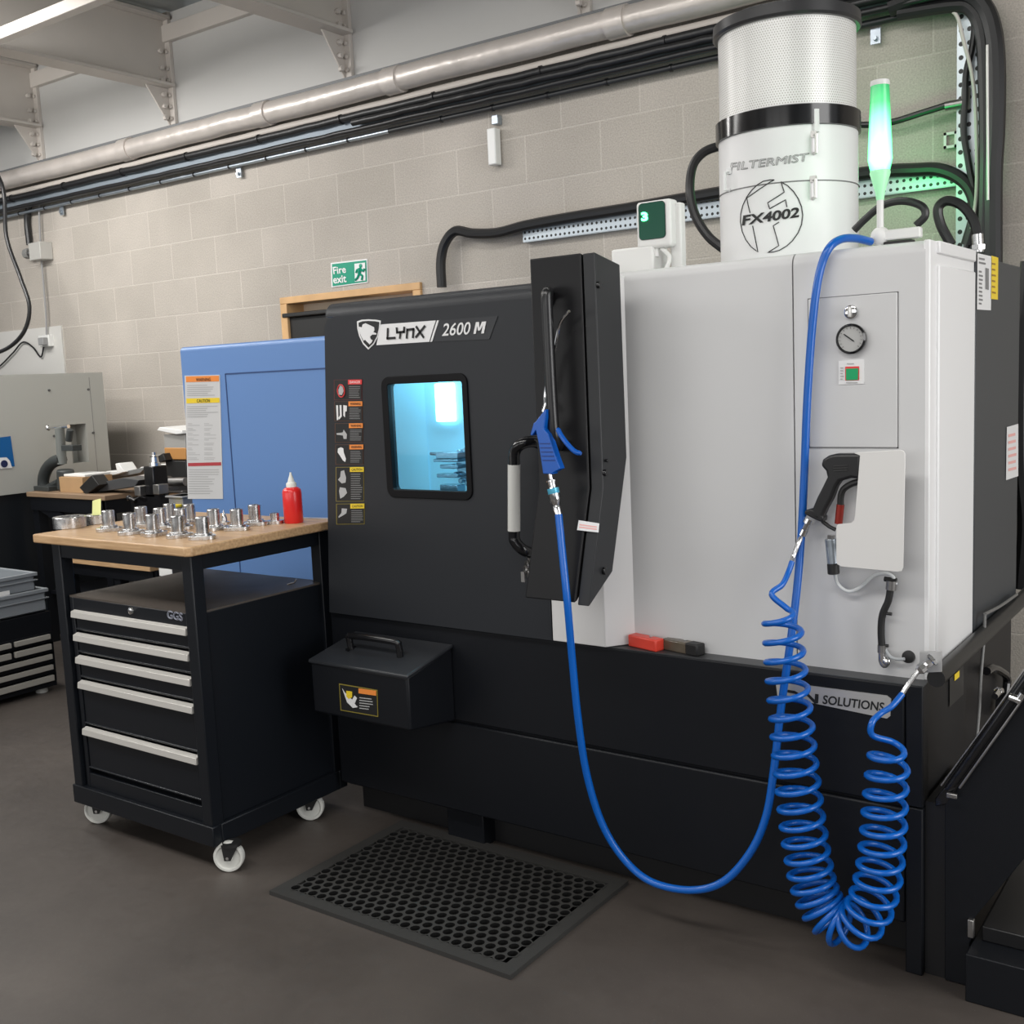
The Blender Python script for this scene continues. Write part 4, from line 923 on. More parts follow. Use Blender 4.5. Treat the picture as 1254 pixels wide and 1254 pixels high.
cable('filter_hose', [at(893, 180, y=3.2), at(878, 180, y=3.16), at(860, 188, y=3.14), at(848, 205, y=3.12), at(845, 235, y=3.1), at(852, 265, y=3.1), at(868, 290, y=3.1), at(890, 308, y=3.1), at(900, 318, y=3.12)], .014, 'black hose bowing out from the left side of the mist filter', cat='hose')

# ================================================================== signal light
yS = 2.80
sg = thing('signal_light', 'slender stack light glowing green on the right end of the lathe top', 'signal light', (at(1078, 290, y=yS).x, yS, ZT))
bx = at(1078, 290, y=yS); zt = at(1078, 99, y=yS).z; zb_ = at(1078, 235, y=yS).z; zm = at(1078, 185, y=yS).z
sc = bx.x; r1 = (at(1093, 185, y=yS)-at(1064, 185, y=yS)).length/2; r0 = (at(1089, 100, y=yS)-at(1067, 100, y=yS)).length/2
def glow_mat():
    m, n, b = nt('green_lamp_glow'); Lk = n.links.new
    tc = n.nodes.new('ShaderNodeTexCoord'); sp = n.nodes.new('ShaderNodeSeparateXYZ'); Lk(tc.outputs['Generated'], sp.inputs[0])
    rp = n.nodes.new('ShaderNodeValToRGB'); e = rp.color_ramp.elements
    e[0].position = 0; e[0].color = (.5, .5, .5, 1); e[1].position = 1; e[1].color = (.06, .06, .06, 1)
    x = e.new(.12); x.color = (1, 1, 1, 1); x = e.new(.5); x.color = (.55, .55, .55, 1); x = e.new(.8); x.color = (.12, .12, .12, 1)
    Lk(sp.outputs['Z'], rp.inputs[0]); mu = n.nodes.new('ShaderNodeMath'); mu.operation = 'MULTIPLY'; mu.inputs[1].default_value = 7
    Lk(rp.outputs[0], mu.inputs[0]); Lk(mu.outputs[0], b.inputs['Emission Strength'])
    lw = n.nodes.new('ShaderNodeLayerWeight'); lw.inputs[0].default_value = .5; mc = n.nodes.new('ShaderNodeMix'); mc.data_type = 'RGBA'; mc.inputs[6].default_value = (.22, 1, .42, 1); mc.inputs[7].default_value = (.0, .38, .07, 1); Lk(lw.outputs['Facing'], mc.inputs[0]); Lk(mc.outputs[2], b.inputs['Emission Color']); b.inputs['Base Color'].default_value = (.0, .30, .08, 1); b.inputs['Roughness'].default_value = .25
    return m
MB().lathe([(r1*.80, zb_+.05), (r1, zm-.02), (r1*.97, zm+.01), (r0, zt-.012)], (sc, yS, 0), 32).obj('green_lens', glow_mat(), sg, smooth=50)
MB().lathe([(r0, zt-.012), (r0+.001, zt-.008), (r0, zt), (0, zt)], (sc, yS, 0), 32).obj('lens_cap', plastw, sg, smooth=30)
MB().lathe([(.009, zb_-.02), (.012, zb_), (r1*.85, zb_+.045), (r1*.80, zb_+.052)], (sc, yS, 0), 24).obj('lower_cone', mat('pale_green_cone', (.45, .7, .5), .4, emit=(.1, .9, .3), estr=.35), sg, smooth=50)
MB().cyl((sc, yS, ZT), (sc, yS, zb_-.01), .0085, seg=16).obj('pole', plastw, sg)
mb = MB().sphere((sc, yS-.0, ZT+.035), .024, (1, .7, 1)); mb.obj('swivel_joint', plastw, sg)
MB().box(sc+.01, sc+.10, yS-.012, yS+.012, ZT+.022, ZT+.048).obj('bracket_arm', plastw, sg, bevel=.004)
MB().box(sc+.01, sc+.08, yS-.01, yS+.02, ZT, ZT+.02).obj('base_block', blackrub, sg, bevel=.003)

# ================================================================== touch display unit
yT = 2.74
T0, T1 = at(778, 250, y=yT), at(822, 303, y=yT)
tw = thing('display_unit', 'small white unit with a dark screen showing a green digit 3', 'display', ((T0.x+T1.x)/2, yT+.03, ZT))
zc0, zc1 = T1.z+.004, T0.z+.004
X0, X1 = T0.x, at(815, 250, y=yT).x
mb = MB().prism([V(X0, yT, zc0), V(X1+.014, yT, zc0), V(X1+.014, yT, zc1), V(X0, yT, zc1)], (0, .05, 0)); mb.obj('housing', plastw, tw, bevel=.010, seg=4)
MB().frame(rrect(X0+.010, X1-.001, zc0+.024, zc1-.005, .012, yT-.002), rrect(X0+.012, X1-.003, zc0+.026, zc1-.007, .010, yT-.002), (0, .004, 0)).obj('screen_surround', blackgloss, tw)
scm = mat('dark_green_screen', (.01, .045, .03), .15, emit=(.0, .25, .12), estr=.12)
MB().prism(rrect(X0+.011, X1-.002, zc0+.025, zc1-.006, .011, yT-.003), (0, .002, 0)).obj('screen', scm, tw)
c_ = at(789, 265, y=yT-.005)
text_on('digit', '3', (785.5, 271), (793.5, 270.5), 11, lambda u, v: at(u, v, y=yT-.005), glowgreen, tw, bold=.05)
MB().box(X1-.005, X1+.03, yT+.03, yT+.06, ZT-.0, zc1-.01).obj('back_post', plastw, tw, bevel=.005)
m0, m1 = at(748, 306, y=yT), at(800, 322, y=yT)
MB().box(m0.x, m1.x, yT, yT+.09, ZT-.01, m0.z).obj('mount_box', plastw, tw, bevel=.006)
a = V((X0+X1)/2+.02, yT+.02, zc0); MB().tube(smoothpath([a, a+V(.03, -.01, -.03), a+V(.01, -.02, -.07), a+V(-.06, -.03, -.085)], 6), .006, 8).obj('white_lead', plastw, tw)
MB().cyl(a+V(-.015, 0, .002), a+V(-.015, 0, -.022), .009, seg=12).obj('connector', plastw, tw)

# ================================================================== rubber mat
q0, q1 = V(-2.42, 2.03, 0), V(-1.54, 2.62, 0)
MX0, MX1, MY0, MY1 = -2.432, -1.548, 2.037, 2.632
mt = thing('rubber_mat', 'black rubber drainage mat full of round holes in front of the lathe', 'mat', ((MX0+MX1)/2, (MY0+MY1)/2, 0))
mrub = mat('mat_rubber', (.034, .033, .031), .6, bump=.2, bscale=300)
mb = MB(); bw = .042; hgt = .014
for a in ((MX0, MX1, MY0, MY0+bw), (MX0, MX1, MY1-bw, MY1), (MX0, MX0+bw, MY0+bw, MY1-bw), (MX1-bw, MX1, MY0+bw, MY1-bw)):
    mb.box(a[0], a[1], a[2], a[3], .0, hgt-.0012)
mb.obj('border', mrub, mt, smooth=0)
mb = MB(); P_ = .036; Rh = P_/math.sqrt(3); rowh = P_*math.sqrt(3)/2
ix0, ix1, iy0, iy1 = MX0+bw, MX1-bw, MY0+bw, MY1-bw
nr = int((iy1-iy0)/rowh)+1; nc = int((ix1-ix0)/P_)+1
for j in range(nr):
    for i in range(nc):
        cx = ix0+P_*.4+i*P_+(j % 2)*P_/2; cy = iy0+rowh*.4+j*rowh
        if cx > ix1 or cy > iy1: continue
        hexp = [(cx+Rh*math.cos(PI/6+PI/3*k), cy+Rh*math.sin(PI/6+PI/3*k)) for k in range(6)]
        Ht = [mb.bm.verts.new((x, y, hgt)) for x, y in hexp]
        ri = P_*.40
        It = [mb.bm.verts.new((cx+ri*math.cos(PI/6+PI/6*k), cy+ri*math.sin(PI/6+PI/6*k), hgt)) for k in range(12)]
        Ib = [mb.bm.verts.new((cx+ri*.94*math.cos(PI/6+PI/6*k), cy+ri*.94*math.sin(PI/6+PI/6*k), .0025)) for k in range(12)]
        for k in range(6):
            a, b_ = Ht[k], Ht[(k+1) % 6]; p, q, r = It[2*k], It[2*k+1], It[(2*k+2) % 12]
            mb.bm.faces.new((a, q, p)); mb.bm.faces.new((a, b_, q)); mb.bm.faces.new((b_, r, q))
        for k in range(12): mb.bm.faces.new((It[k], It[(k+1) % 12], Ib[(k+1) % 12], Ib[k])).material_index = 1
mb.obj('perforated_field', mrub, mt, smooth=0).data.materials.append(mat('hole_side_shade', (.008, .008, .008), .8, spec=.1))  # hole walls coloured near-black for the shade inside them
MB().box(MX0+.01, MX1-.01, MY0+.01, MY1-.01, .0005, .0025).obj('hole_shade_sheet', mat('mat_shadow', (.003, .003, .003), .9, spec=.1), mt)  # black sheet added beneath the holes so they look shaded

# ================================================================== rolling tool cart
CX0, CX1, CY0, CY1 = -3.43, -2.69, 2.05, 2.63
ct = thing('tool_cart', 'black rolling tool cart with oak top and five drawers, white castor wheels', 'tool cart', ((CX0+CX1)/2, (CY0+CY1)/2, 0))
ZW = 1.035
MB().prism([(CX0-.06, CY0-.03, ZW-.03), (CX1+.012, CY0-.03, ZW-.03), (CX1+.027, CY0-.015, ZW-.03), (CX1+.027, CY1+.02, ZW-.03), (CX0-.06, CY1+.02, ZW-.03)], (0, 0, .03)).obj('worktop', wood, ct, bevel=.005, seg=3)
zr = ZW-.03
LG = .046
mb = MB().box(CX0+.004, CX1-.004, CY0+.004, CY0+.03, zr-.05, zr); mb.box(CX0+.004, CX1-.004, CY1-.03, CY1-.004, zr-.05, zr); mb.box(CX1-.03, CX1-.004, CY0+.03, CY1-.03, zr-.05, zr); mb.box(CX0+.004, CX0+.03, CY0+.03, CY1-.03, zr-.05, zr)
cartb = mat('cart_black', (.0055, .007, .010), .38, spec=.35)
mb.obj('top_rail', cartb, ct, bevel=.002)
for x0, y0 in ((CX0, CY0), (CX1-LG, CY0), (CX0, CY1-LG), (CX1-LG, CY1-LG)):
    MB().box(x0, x0+LG, y0, y0+LG, .09, zr-.001).obj('leg', cartb, ct, bevel=.003)
mb = MB().box(CX0-.006, CX1+.006, CY0-.006, CY0+.03, .085, .15); mb.box(CX0-.006, CX1+.006, CY1-.03, CY1+.006, .085, .15); mb.box(CX1-.03, CX1+.006, CY0+.03, CY1-.03, .085, .15); mb.box(CX0-.006, CX0+.03, CY0+.03, CY1-.03, .085, .15); mb.box(CX0+.02, CX1-.02, CY0+.02, CY1-.02, .10, .12)
mb.obj('base_frame', cartb, ct, bevel=.003)
ZC = .825
BX0, BX1, BY0, BY1 = CX0+LG+.012, CX1-.012, CY0+.012, CY1-.02
mb = MB().box(BX0+.002, BX1-.002, BY0+.03, BY1, .152, ZC-.007); mb.box(BX1-.02, BX1, BY0, BY1+.001, .15, ZC-.006); mb.box(BX0, BX0+.02, BY0, BY1+.001, .15, ZC-.006); mb.box(BX0+.02, BX1-.02, BY0, BY0+.03, .15, .20)
mb.box(BX0+.02, BX1-.02, BY0, BY0+.03, ZC-.075, ZC-.006)
mb.obj('cabinet_body', cartb, ct, bevel=.002)
MB().box(BX0, BX1, BY0+.001, BY1, ZC-.006, ZC).obj('cabinet_top', mat('brown_liner', (.075, .062, .052), .5, var=.2), ct)
# drawers by height, measured down the front
DX0_, DX1_ = BX0+.022, CX1-LG-.006
def zpx(u, v): return at(u, v, y=BY0).z
tops = [zpx(235, v) for v in (771, 802, 832, 865, 926)]
bots = tops[1:]+[.215]
for i, (zt_, zb2) in enumerate(zip(tops, bots)):
    z1 = zt_+.008; z0 = (zb2+.014 if i < 4 else .215)
    dr = MB().box(DX0_, DX1_, BY0+.004, BY0+.03, z0, z1-.003).obj('drawer', cartb, ct, bevel=.003)
    MB().prism([(DX0_, BY0+.004, z1), (DX0_, BY0-.014, z1-.006), (DX0_, BY0-.016, z1-.026), (DX0_, BY0-.010, z1-.028), (DX0_, BY0+.004, z1-.022)], (DX1_-DX0_, 0, 0)).obj('handle', mat('handle_aluminium', (.62, .60, .56), .4, .3), dr, bevel=.001)
    MB().box(DX0_, DX1_, BY0-.001, BY0+.006, z0+.004, z0+.010).obj('drawer_lip', mat('lip_black', (.02, .022, .026), .25), dr, bevel=.002)
c_ = at(161, 748, y=BY0-.001)
MB().lathe([(0, .008), (.006, .008), (.011, .006), (.012, 0)], c_, 20, (0, -1, 0)).obj('lock', chrome, ct)
text_on('maker_logo', 'GGS', (205, 757), (223.5, 760.5), 9.5, lambda u, v: at(u, v, y=BY0-.0015), mat('logo_silver', (.4, .42, .5), .35, .3), ct, bold=.02, outline=.0011, up=(0, -1))
# castors
def castor(x, y, rz, z=0):
    c = MB(); ca, sa = math.cos(rz), math.sin(rz)
    ax = V(ca, sa, 0)     # axle direction
    fw = V(-sa, ca, 0)
    R = .048; wc = V(x, y, R)
    w = MB().lathe([(0, -.010), (.012, -.013), (.014, -.008), (.036, -.008), (.040, -.013), (R-.002, -.013), (R, -.009), (R, .009), (R-.002, .013), (.040, .013), (.036, .008), (.014, .008), (.012, .013), (0, .010)], wc, 32, ax).obj('castor_wheel', cast, ct, smooth=30)
    mb = MB()
    for s in (-1, 1):
        b0 = wc+ax*(.017*s)
        top = b0+fw*.018+V(0, 0, .043)
        mb.prism([b0-fw*.010-V(0, 0, .008), b0+fw*.010-V(0, 0, .008), top+fw*.02, top-fw*.035], ax*(.003*s))
    mb.cyl(wc+fw*.012+V(0, 0, .036), wc+fw*.012+V(0, 0, .046), .03, seg=16)
    mb.obj('castor_fork', blackrub, w)
    MB().cyl(wc-ax*.021, wc+ax*.021, .005, seg=8).obj('axle_bolt', chrome, w)
    return w
castor(-3.38, 2.10, math.radians(-58)); castor(-2.665, 2.085, math.radians(-58)); castor(-2.735, 2.50, math.radians(-58)); castor(-3.38, 2.56, math.radians(-58))

# ---- machined parts on the cart top
def TP(u, v): return at(u, v, z=ZW)
proto = thing('machined_flange', 'x', 'machined part', (0, 0, 0), 'turned steel flanges on the tool cart')
mb = MB(); n = 48; prof = []
for k in range(n):
    a = 2*PI*k/n; r = .041+.006*math.cos(3*a); prof.append((r*math.cos(a), r*math.sin(a), 0))
mb.prism(prof, (0, 0, .013)); mb.cyl((0, 0, .013), (0, 0, .019), .028, seg=32)
mb.obj('flange_base', steel, proto, bevel=.0012)
mb = MB().lathe([(.021, .019), (.021, .068), (.0195, .070), (.015, .070), (.015, .058), (0, .058)], (0, 0, 0), 32); mb.obj('hub', steel, proto, smooth=30)
mb = MB()
for k in range(3):
    a = 2*PI*k/3; mb.cyl((.038*math.cos(a), .038*math.sin(a), .0131), (.038*math.cos(a), .038*math.sin(a), .0136), .0035, seg=12)
mb.obj('bolt_hole', mat('hole_dark', (.03, .03, .03), .5), proto)
spots = [((134, 650), 'leftmost of the row, nearest the large steel rings'), ((160, 654), 'second in the front row counting from the rings'), ((174, 645), 'behind the second and third of the front row'), ((188, 656), 'third in the front row from the left'),
         ((197, 647), 'half hidden in the middle of the cluster'), ((209, 641), 'tallest looking at the very back of the cluster'), ((219, 658), 'fourth in the front row, left of the foremost one'), ((222, 648), 'behind the fourth of the front row'),
         ((233, 642), 'back row right of the tallest looking one'), ((249, 660), 'foremost one at the front corner of the oak top'), ((263, 649), 'just right of and behind the foremost one'), ((291, 649), 'standing alone midway to the red bottle'), ((313, 643), 'tall one second nearest the red bottle')]
placed = []
for i, ((u, v), lb) in enumerate(spots):
    p = TP(u, v)
    placed.append([p.x, p.y])
for _ in range(200):
    for i in range(len(placed)):
        for j in range(i):
            dx, dy = placed[i][0]-placed[j][0], placed[i][1]-placed[j][1]; d_ = math.hypot(dx, dy) or 1e-4
            if d_ < .087:
                k = (.087-d_)/2/d_; placed[i][0] += dx*k; placed[i][1] += dy*k; placed[j][0] -= dx*k; placed[j][1] -= dy*k
    for p in placed: p[0] = min(max(p[0], CX0-.01), CX1-.02); p[1] = min(max(p[1], CY0+.02), CY1-.03)
for i, ((u, v), lb) in enumerate(spots):
    lab = 'turned steel flange with hub, '+lb
    if i == 0:
        proto.location = (placed[0][0], placed[0][1], ZW); proto.rotation_euler.z = .5; proto['label'] = lab
    else: dup(proto, (placed[i][0], placed[i][1], ZW), lab, rz=random.uniform(0, 2))
p = TP(337, 641)
sh_ = thing('short_flange', 'short turned steel part nearest the red bottle', 'machined part', p)
MB().lathe([(0, 0), (.030, 0), (.030, .011), (.016, .012), (.016, .036), (.012, .036), (.012, .028), (0, .028)], p, 32).obj('turned_body', steel, sh_, smooth=30)
p = TP(275, 641)
cn = thing('cone_centre', 'small pointed steel centre between the steel flanges', 'machined part', p)
MB().lathe([(0, 0), (.018, 0), (.018, .006), (.010, .008), (.009, .02), (.0, .05)], p, 24).obj('turned_body', steel, cn, smooth=30)
for (u, v, r, h, lb) in ((86, 646, .056, .040, 'large brushed steel ring at the left corner of the oak cart top'), (120, 641, .042, .034, 'smaller steel ring with a yellow note in it behind the large ring')):
    p = TP(u, v)
    rg = thing('steel_ring', lb, 'machined part', p, 'steel rings on the tool cart')
    MB().lathe([(r*.62, 0), (r-.002, 0), (r, .002), (r, h-.002), (r-.002, h), (r*.62, h), (r*.62, 0)], p, 48).obj('ring_body', steel, rg, smooth=30)
pn = TP(120, 641)
mb = MB(); W_ = .030
vs = []
for k in range(7):
    a = -1+2*k/6; x = pn.x+a*W_*.9; y = pn.y-.01+a*a*.006
    vs.append((V(x, y, ZW+.022), V(x-.004, y+.006+a*a*.004, ZW+.085+.006*a)))
for a, b_ in zip(vs, vs[1:]): mb.poly([a[0], b_[0], b_[1], a[1]])
one('sticky_note', mb, notem, 'pale yellow note standing curled in the smaller steel ring', 'note', (pn.x, pn.y, ZW+.02), smooth=80)
# red bottle
p = TP(360, 640)
bt = thing('squeeze_bottle', 'red plastic squeeze bottle with white nozzle on the cart corner', 'bottle', p)
MB().lathe([(0, 0), (.030, 0), (.0325, .003), (.0325, .105), (.030, .114), (.022, .121), (.015, .123), (0, .123)], p, 40).obj('bottle_body', redp, bt, smooth=40)
MB().lathe([(.0175, .121), (.0175, .134), (.016, .137), (.012, .139), (.009, .150), (.004, .165), (.0032, .172), (0, .172)], p, 28).obj('nozzle_cap', mat('white_nozzle', (.8, .8, .75), .4), bt, smooth=30)
a = TP(379, 636); one('steel_rule', MB().box(a.x-.05, a.x+.07, a.y+.01, a.y+.03, ZW, ZW+.003, rz=.2), alum, 'flat silver strip lying behind the red bottle', 'ruler', (a.x, a.y, ZW))
p = at(352, 716, z=ZC); one('allen_key', MB().tube([p, p+V(.03, .005, .008), p+V(.035, .01, .02)], .003, 8), chrome, 'small bright hook on the brown cart shelf', 'tool', p)

# ================================================================== blue machine
bm_ = thing('blue_machine', 'light blue machine enclosure behind the lathe with long instruction sheet', 'machine', (-3.3, 3.4, 0))
BX0_, BX1_, BY_, BZT = -3.89, -2.74, 3.0, 1.681
bl = at(231, 610, y=BY_).x
bpts = [(BX0_, 3.9, .66), (BX0_, BY_, .66)]
for k in range(6):
    a = PI-PI/2*k/5; bpts.append((BX0_, BY_+.02+.02*math.cos(a), BZT-.02+.02*math.sin(a)))
bpts.append((BX0_, 3.9, BZT))
MB().prism(bpts, (BX1_-BX0_, 0, 0)).obj('enclosure', bluem, bm_, smooth=30)
MB().box(BX0_+.01, BX1_, BY_+.01, 3.9, 0, .66).obj('machine_base', black, bm_, bevel=.004)
a, b_ = at(276, 458, y=BY_), at(276, 640, y=BY_)
dm = mat('blue_seam', (.03, .07, .2), .5)
MB().box(a.x-.003, a.x+.003, BY_-.0015, BY_+.001, .70, a.z).box(a.x, BX1_, BY_-.0015, BY_+.001, a.z-.003, a.z+.003).obj('panel_seam', dm, bm_, smooth=0)
SB = lambda k: (lambda u, v: at(u, v, y=BY_-.002*k))
sht = MB().prism([SB(1)(*p) for p in ((226, 460), (269, 459), (273, 611), (230, 611))], (0, .002, 0)).obj('instruction_sheet', mat('sheet_paper', (.62, .62, .62), .5), bm_, smooth=0)
def band(v0, v1, m, nm, u0=227.5, u1=268): MB().poly([SB(1.5)(u0+(v0-460)*.025, v0), SB(1.5)(u1+(v0-460)*.025, v0-1), SB(1.5)(u1+(v1-460)*.025, v1-1), SB(1.5)(u0+(v1-460)*.025, v1)]).obj(nm, m, sht, smooth=0)
band(461, 468, orange, 'orange_heading'); band(488, 494, yellow, 'yellow_heading'); band(567, 571, mat('dark_red_print', (.45, .05, .06), .5), 'red_band')
text_on('heading_text', 'WARNING', (240, 467), (258, 466.5), 4, SB(2), inkb, sht); text_on('heading_text', 'CAUTION', (241, 493), (257, 492.5), 4, SB(2), inkb, sht)
mb = MB(); tg2 = mat('sheet_print', (.42, .42, .42), .6)
lines_on(mb, (229, 471, 266, 486, -.02), 6, SB(1.5), seedv=21, th=.35); lines_on(mb, (229, 497, 267, 512, -.02), 6, SB(1.5), seedv=22, th=.35)
for v in range(518, 565, 6):
    for (u0, u1) in ((230, 245), (250, 267)): lines_on(mb, (u0, v, u1, v+4, 0), 2, SB(1.5), seedv=v+u0, th=.3, wfrac=(.3, 1))
lines_on(mb, (231, 574, 269, 606, 0), 11, SB(1.5), seedv=23, th=.3); mb.obj('sheet_print', tg2, sht, smooth=0)

# ================================================================== grey machine on the left
XG = -6.3
gm = thing('grey_machine', 'pale grey machine casing with black lower half at the far left', 'machine', (XG-.4, 3.4, 0))
g1 = at(124, 456, x=XG); zG = g1.z; yG1 = at(130, 510, x=XG).y
yA, yB, zA, zB = at(85, 519, x=XG).y, at(105, 519, x=XG).y, at(85, 568, x=XG).z, at(85, 520, x=XG).z
mb = MB()
for a in ((1.0, yA, .92, zG), (yB, yG1, .92, zG), (yA, yB, .92, zA), (yA, yB, zB, zG)): mb.box(XG-1, XG, a[0], a[1], a[2], a[3])
mb.box(XG-1, XG-.12, yA, yB, zA, zB)
mb.obj('casing', greymach, gm, smooth=0)
MB().box(XG-.95, XG-.02, 1.0, yG1-.02, 0, .92).obj('lower_casing', mat('lower_black', (.006, .008, .011), .45), gm)
SG = lambda u, v: at(u, v, x=XG+.003)
dec = MB().poly([SG(-10, 537), SG(13, 534), SG(18, 571), SG(-10, 574)]).obj('blue_label', mat('blue_decal', (.0, .10, .32), .4), gm, smooth=0)
SG2 = lambda u, v: at(u, v, x=XG+.005)
MB().poly([SG2(-10, 561), SG2(8, 560), SG2(12, 564), SG2(15, 573), SG2(-10, 575)]).obj('white_corner', whitel, dec, smooth=0)
mb = MB(); c_ = SG2(5, 568)+V(.002, 0, 0); mb.cyl(c_, c_+V(.001, 0, 0), .022, seg=20); mb.obj('round_mark', mat('navy', (.01, .02, .08), .4), dec)
mb = MB()
for u, v in ((60, 478), (108, 477), (114, 530), (66, 534)): mb.cyl(SG(u, v), SG(u, v)+V(.006, 0, 0), .008, seg=8)
mb.obj('panel_screw', mat('screw_dark', (.1, .1, .1), .5), gm)
a0, a1 = SG(110, 470), SG(118, 575); MB().box(XG, XG+.001, a0.y-.002, a0.y+.002, .95, zG-.03).obj('panel_seam', mat('grey_seam', (.25, .25, .24), .6), gm)

# ================================================================== left tool chest and crates
XC = -5.12
tc_ = thing('tool_chest', 'low black tool chest with grey drawer handles at the left edge', 'tool chest', (XC-.3, 2.6, 0))
zc_ = at(60, 747, x=XC).z; yc1 = at(66, 790, x=XC).y
MB().box(XC-.7, XC-.02, 1.9, yc1-.01, .05, zc_).obj('chest_body', black, tc_, bevel=.004)
MB().box(XC-.02, XC, 1.9, yc1, .05, zc_-.005).obj('front_frame', black, tc_, bevel=.003)
for i, (v0, v1) in enumerate(((776, 782), (788, 795), (801, 807), (814, 820), (827, 834))):
    za_, zb3 = at(59, v0, x=XC).z, at(59, v1, x=XC).z; ye = at(59+i*1.2, v0, x=XC).y
    o = MB().box(XC, XC+.006, 1.95, ye+.02, zb3-.03, za_+.01).obj('drawer', black, tc_, bevel=.002)
    if i < 2:
        ym_ = at(13, v0+6, x=XC).y
        for k, (ya, yb2) in enumerate(((1.95, ym_-.01), (ym_+.01, ye))): MB().box(XC+.004, XC+.022, ya, yb2, zb3, za_).obj('handle', mat('handle_grey', (.42, .40, .36), .45, .2), o, bevel=.002)
    else: MB().box(XC+.004, XC+.022, 1.95, ye, zb3, za_).obj('handle', MATS['handle_grey'], o, bevel=.002)
MB().cyl((XC-.05, yc1-.06, .0), (XC-.05, yc1-.06, .05), .03).obj('foot', cast, tc_)
MB().cyl((XC-.6, yc1-.06, .0), (XC-.6, yc1-.06, .05), .03).obj('foot', cast, tc_)
def crate(x1, y1, w, d, z0, h, label):
    t = thing('storage_crate', label, 'crate', (x1-w/2, y1-d/2, z0), 'grey crates stacked at the left edge')
    mb = MB(); th = .008; x0, y0 = x1-w, y1-d
    mb.box(x0, x1, y0, y1, z0, z0+th)
    for a in ((x0, x0+th, y0, y1), (x1-th, x1, y0, y1), (x0, x1, y0, y0+th), (x0, x1, y1-th, y1)): mb.box(a[0], a[1], a[2], a[3], z0, z0+h)
    mb.obj('crate_shell', greyplas, t, bevel=.002)
    mb = MB(); e = .012
    for zz in (z0+h-.018, z0+h*.55):
        hh = .018 if zz > z0+h*.7 else .006
        for a in ((x0-e, x0, y0-e, y1+e), (x1, x1+e, y0-e, y1+e), (x0, x1, y0-e, y0), (x0, x1, y1, y1+e)): mb.box(a[0], a[1], a[2], a[3], zz, zz+hh)
    mb.obj('rim', greyplas, t, bevel=.002)
    return t
z1_ = at(58, 720, x=XC).z; z2_ = at(46, 701, x=XC-.02).z
crate(XC-.005, at(57, 735, x=XC).y, .6, .8, zc_+.001, z1_-zc_, 'grey plastic crate, lower of the two on the black tool chest')
cr2 = crate(XC-.03, at(46, 712, x=XC-.03).y-.015, .55, .7, z1_-.035+.03, z2_-z1_+.008, 'grey plastic crate, upper of the two on the black tool chest')
c_ = at(2, 728, x=XC+.01); 
one('shipping_label', MB().box(XC-.018, XC-.0165, at(-10, 728, x=XC-.018).y, at(12, 728, x=XC-.018).y, z1_+.0, z1_+.022), paper, 'small white label on the upper grey crate', 'label', (XC-.017, c_.y, z1_))

# ================================================================== workbench at the back with clutter
ZB = .93
cb_ = at(128, 607, z=ZB)
wb = thing('workbench', 'black framed workbench with wooden top behind the tool cart', 'workbench', (cb_.x-.4, cb_.y+.4, 0))
WX0_, WX1_, WY0_, WY1_ = cb_.x-.80, cb_.x, cb_.y, cb_.y+.85
MB().box(WX0_, WX1_, WY0_, WY1_, ZB-.03, ZB).obj('bench_top', mat('bench_wood', (.28, .19, .12), .5, var=.2), wb, bevel=.004)
for x0, y0 in ((WX0_+.02, WY0_+.02), (WX1_-.08, WY0_+.02), (WX0_+.02, WY1_-.08), (WX1_-.08, WY1_-.08)): MB().box(x0, x0+.06, y0, y0+.06, 0, ZB-.03).obj('leg', black, wb)
MB().box(WX0_+.02, WX1_-.02, WY0_+.01, WY0_+.04, ZB-.11, ZB-.03).box(WX1_-.04, WX1_-.01, WY0_+.01, WY1_-.02, ZB-.11, ZB-.03).obj('apron', black, wb)
MB().prism([(WX0_+.1, WY0_+.015, ZB-.11), (WX0_+.3, WY0_+.015, ZB-.11), (WX1_-.05, WY0_+.015, .65), (WX1_-.05, WY0_+.015, .58)], (0, .02, 0)).obj('brace', black, wb)
MB().box(WX0_+.03, WX1_-.03, WY0_+.05, WY1_-.05, .30, .32).obj('lower_shelf', black, wb)
# lower trestle with wooden top seen under the cart top
zS = at(120, 684, y=3.25).z
p = at(84, 684, y=3.25); q = at(172, 690, y=3.25)
st_ = thing('low_bench', 'low bench with light wooden top seen beneath the cart worktop', 'bench', ((p.x+q.x)/2, 3.45, 0))
MB().box(p.x-.1, q.x+.1, 3.23, 3.40, zS-.035, zS).obj('bench_top', wood, st_, bevel=.003)
for x0 in (p.x-.08, (p.x+q.x)/2+.05, q.x+.05): MB().box(x0, x0+.05, 3.27, 3.32, 0, zS-.035).obj('leg', black, st_)
MB().box(p.x-.08, q.x+.08, 3.26, 3.29, zS-.10, zS-.035).obj('apron', black, st_)
p = at(199, 695, y=3.22)
zz = at(199, 702, y=3.22).z
one('barcode_label', MB().box(p.x-.05, p.x+.05, 3.235, 3.238, zS-.05, zS-.0).box(p.x-.03, p.x+.04, 3.234, 3.235, zS-.04, zS-.02), paper, 'white printed label glimpsed below the cart worktop', 'label', (p.x, 3.23, zS-.05))
def B(u, v, y): return at(u, v, y=y)
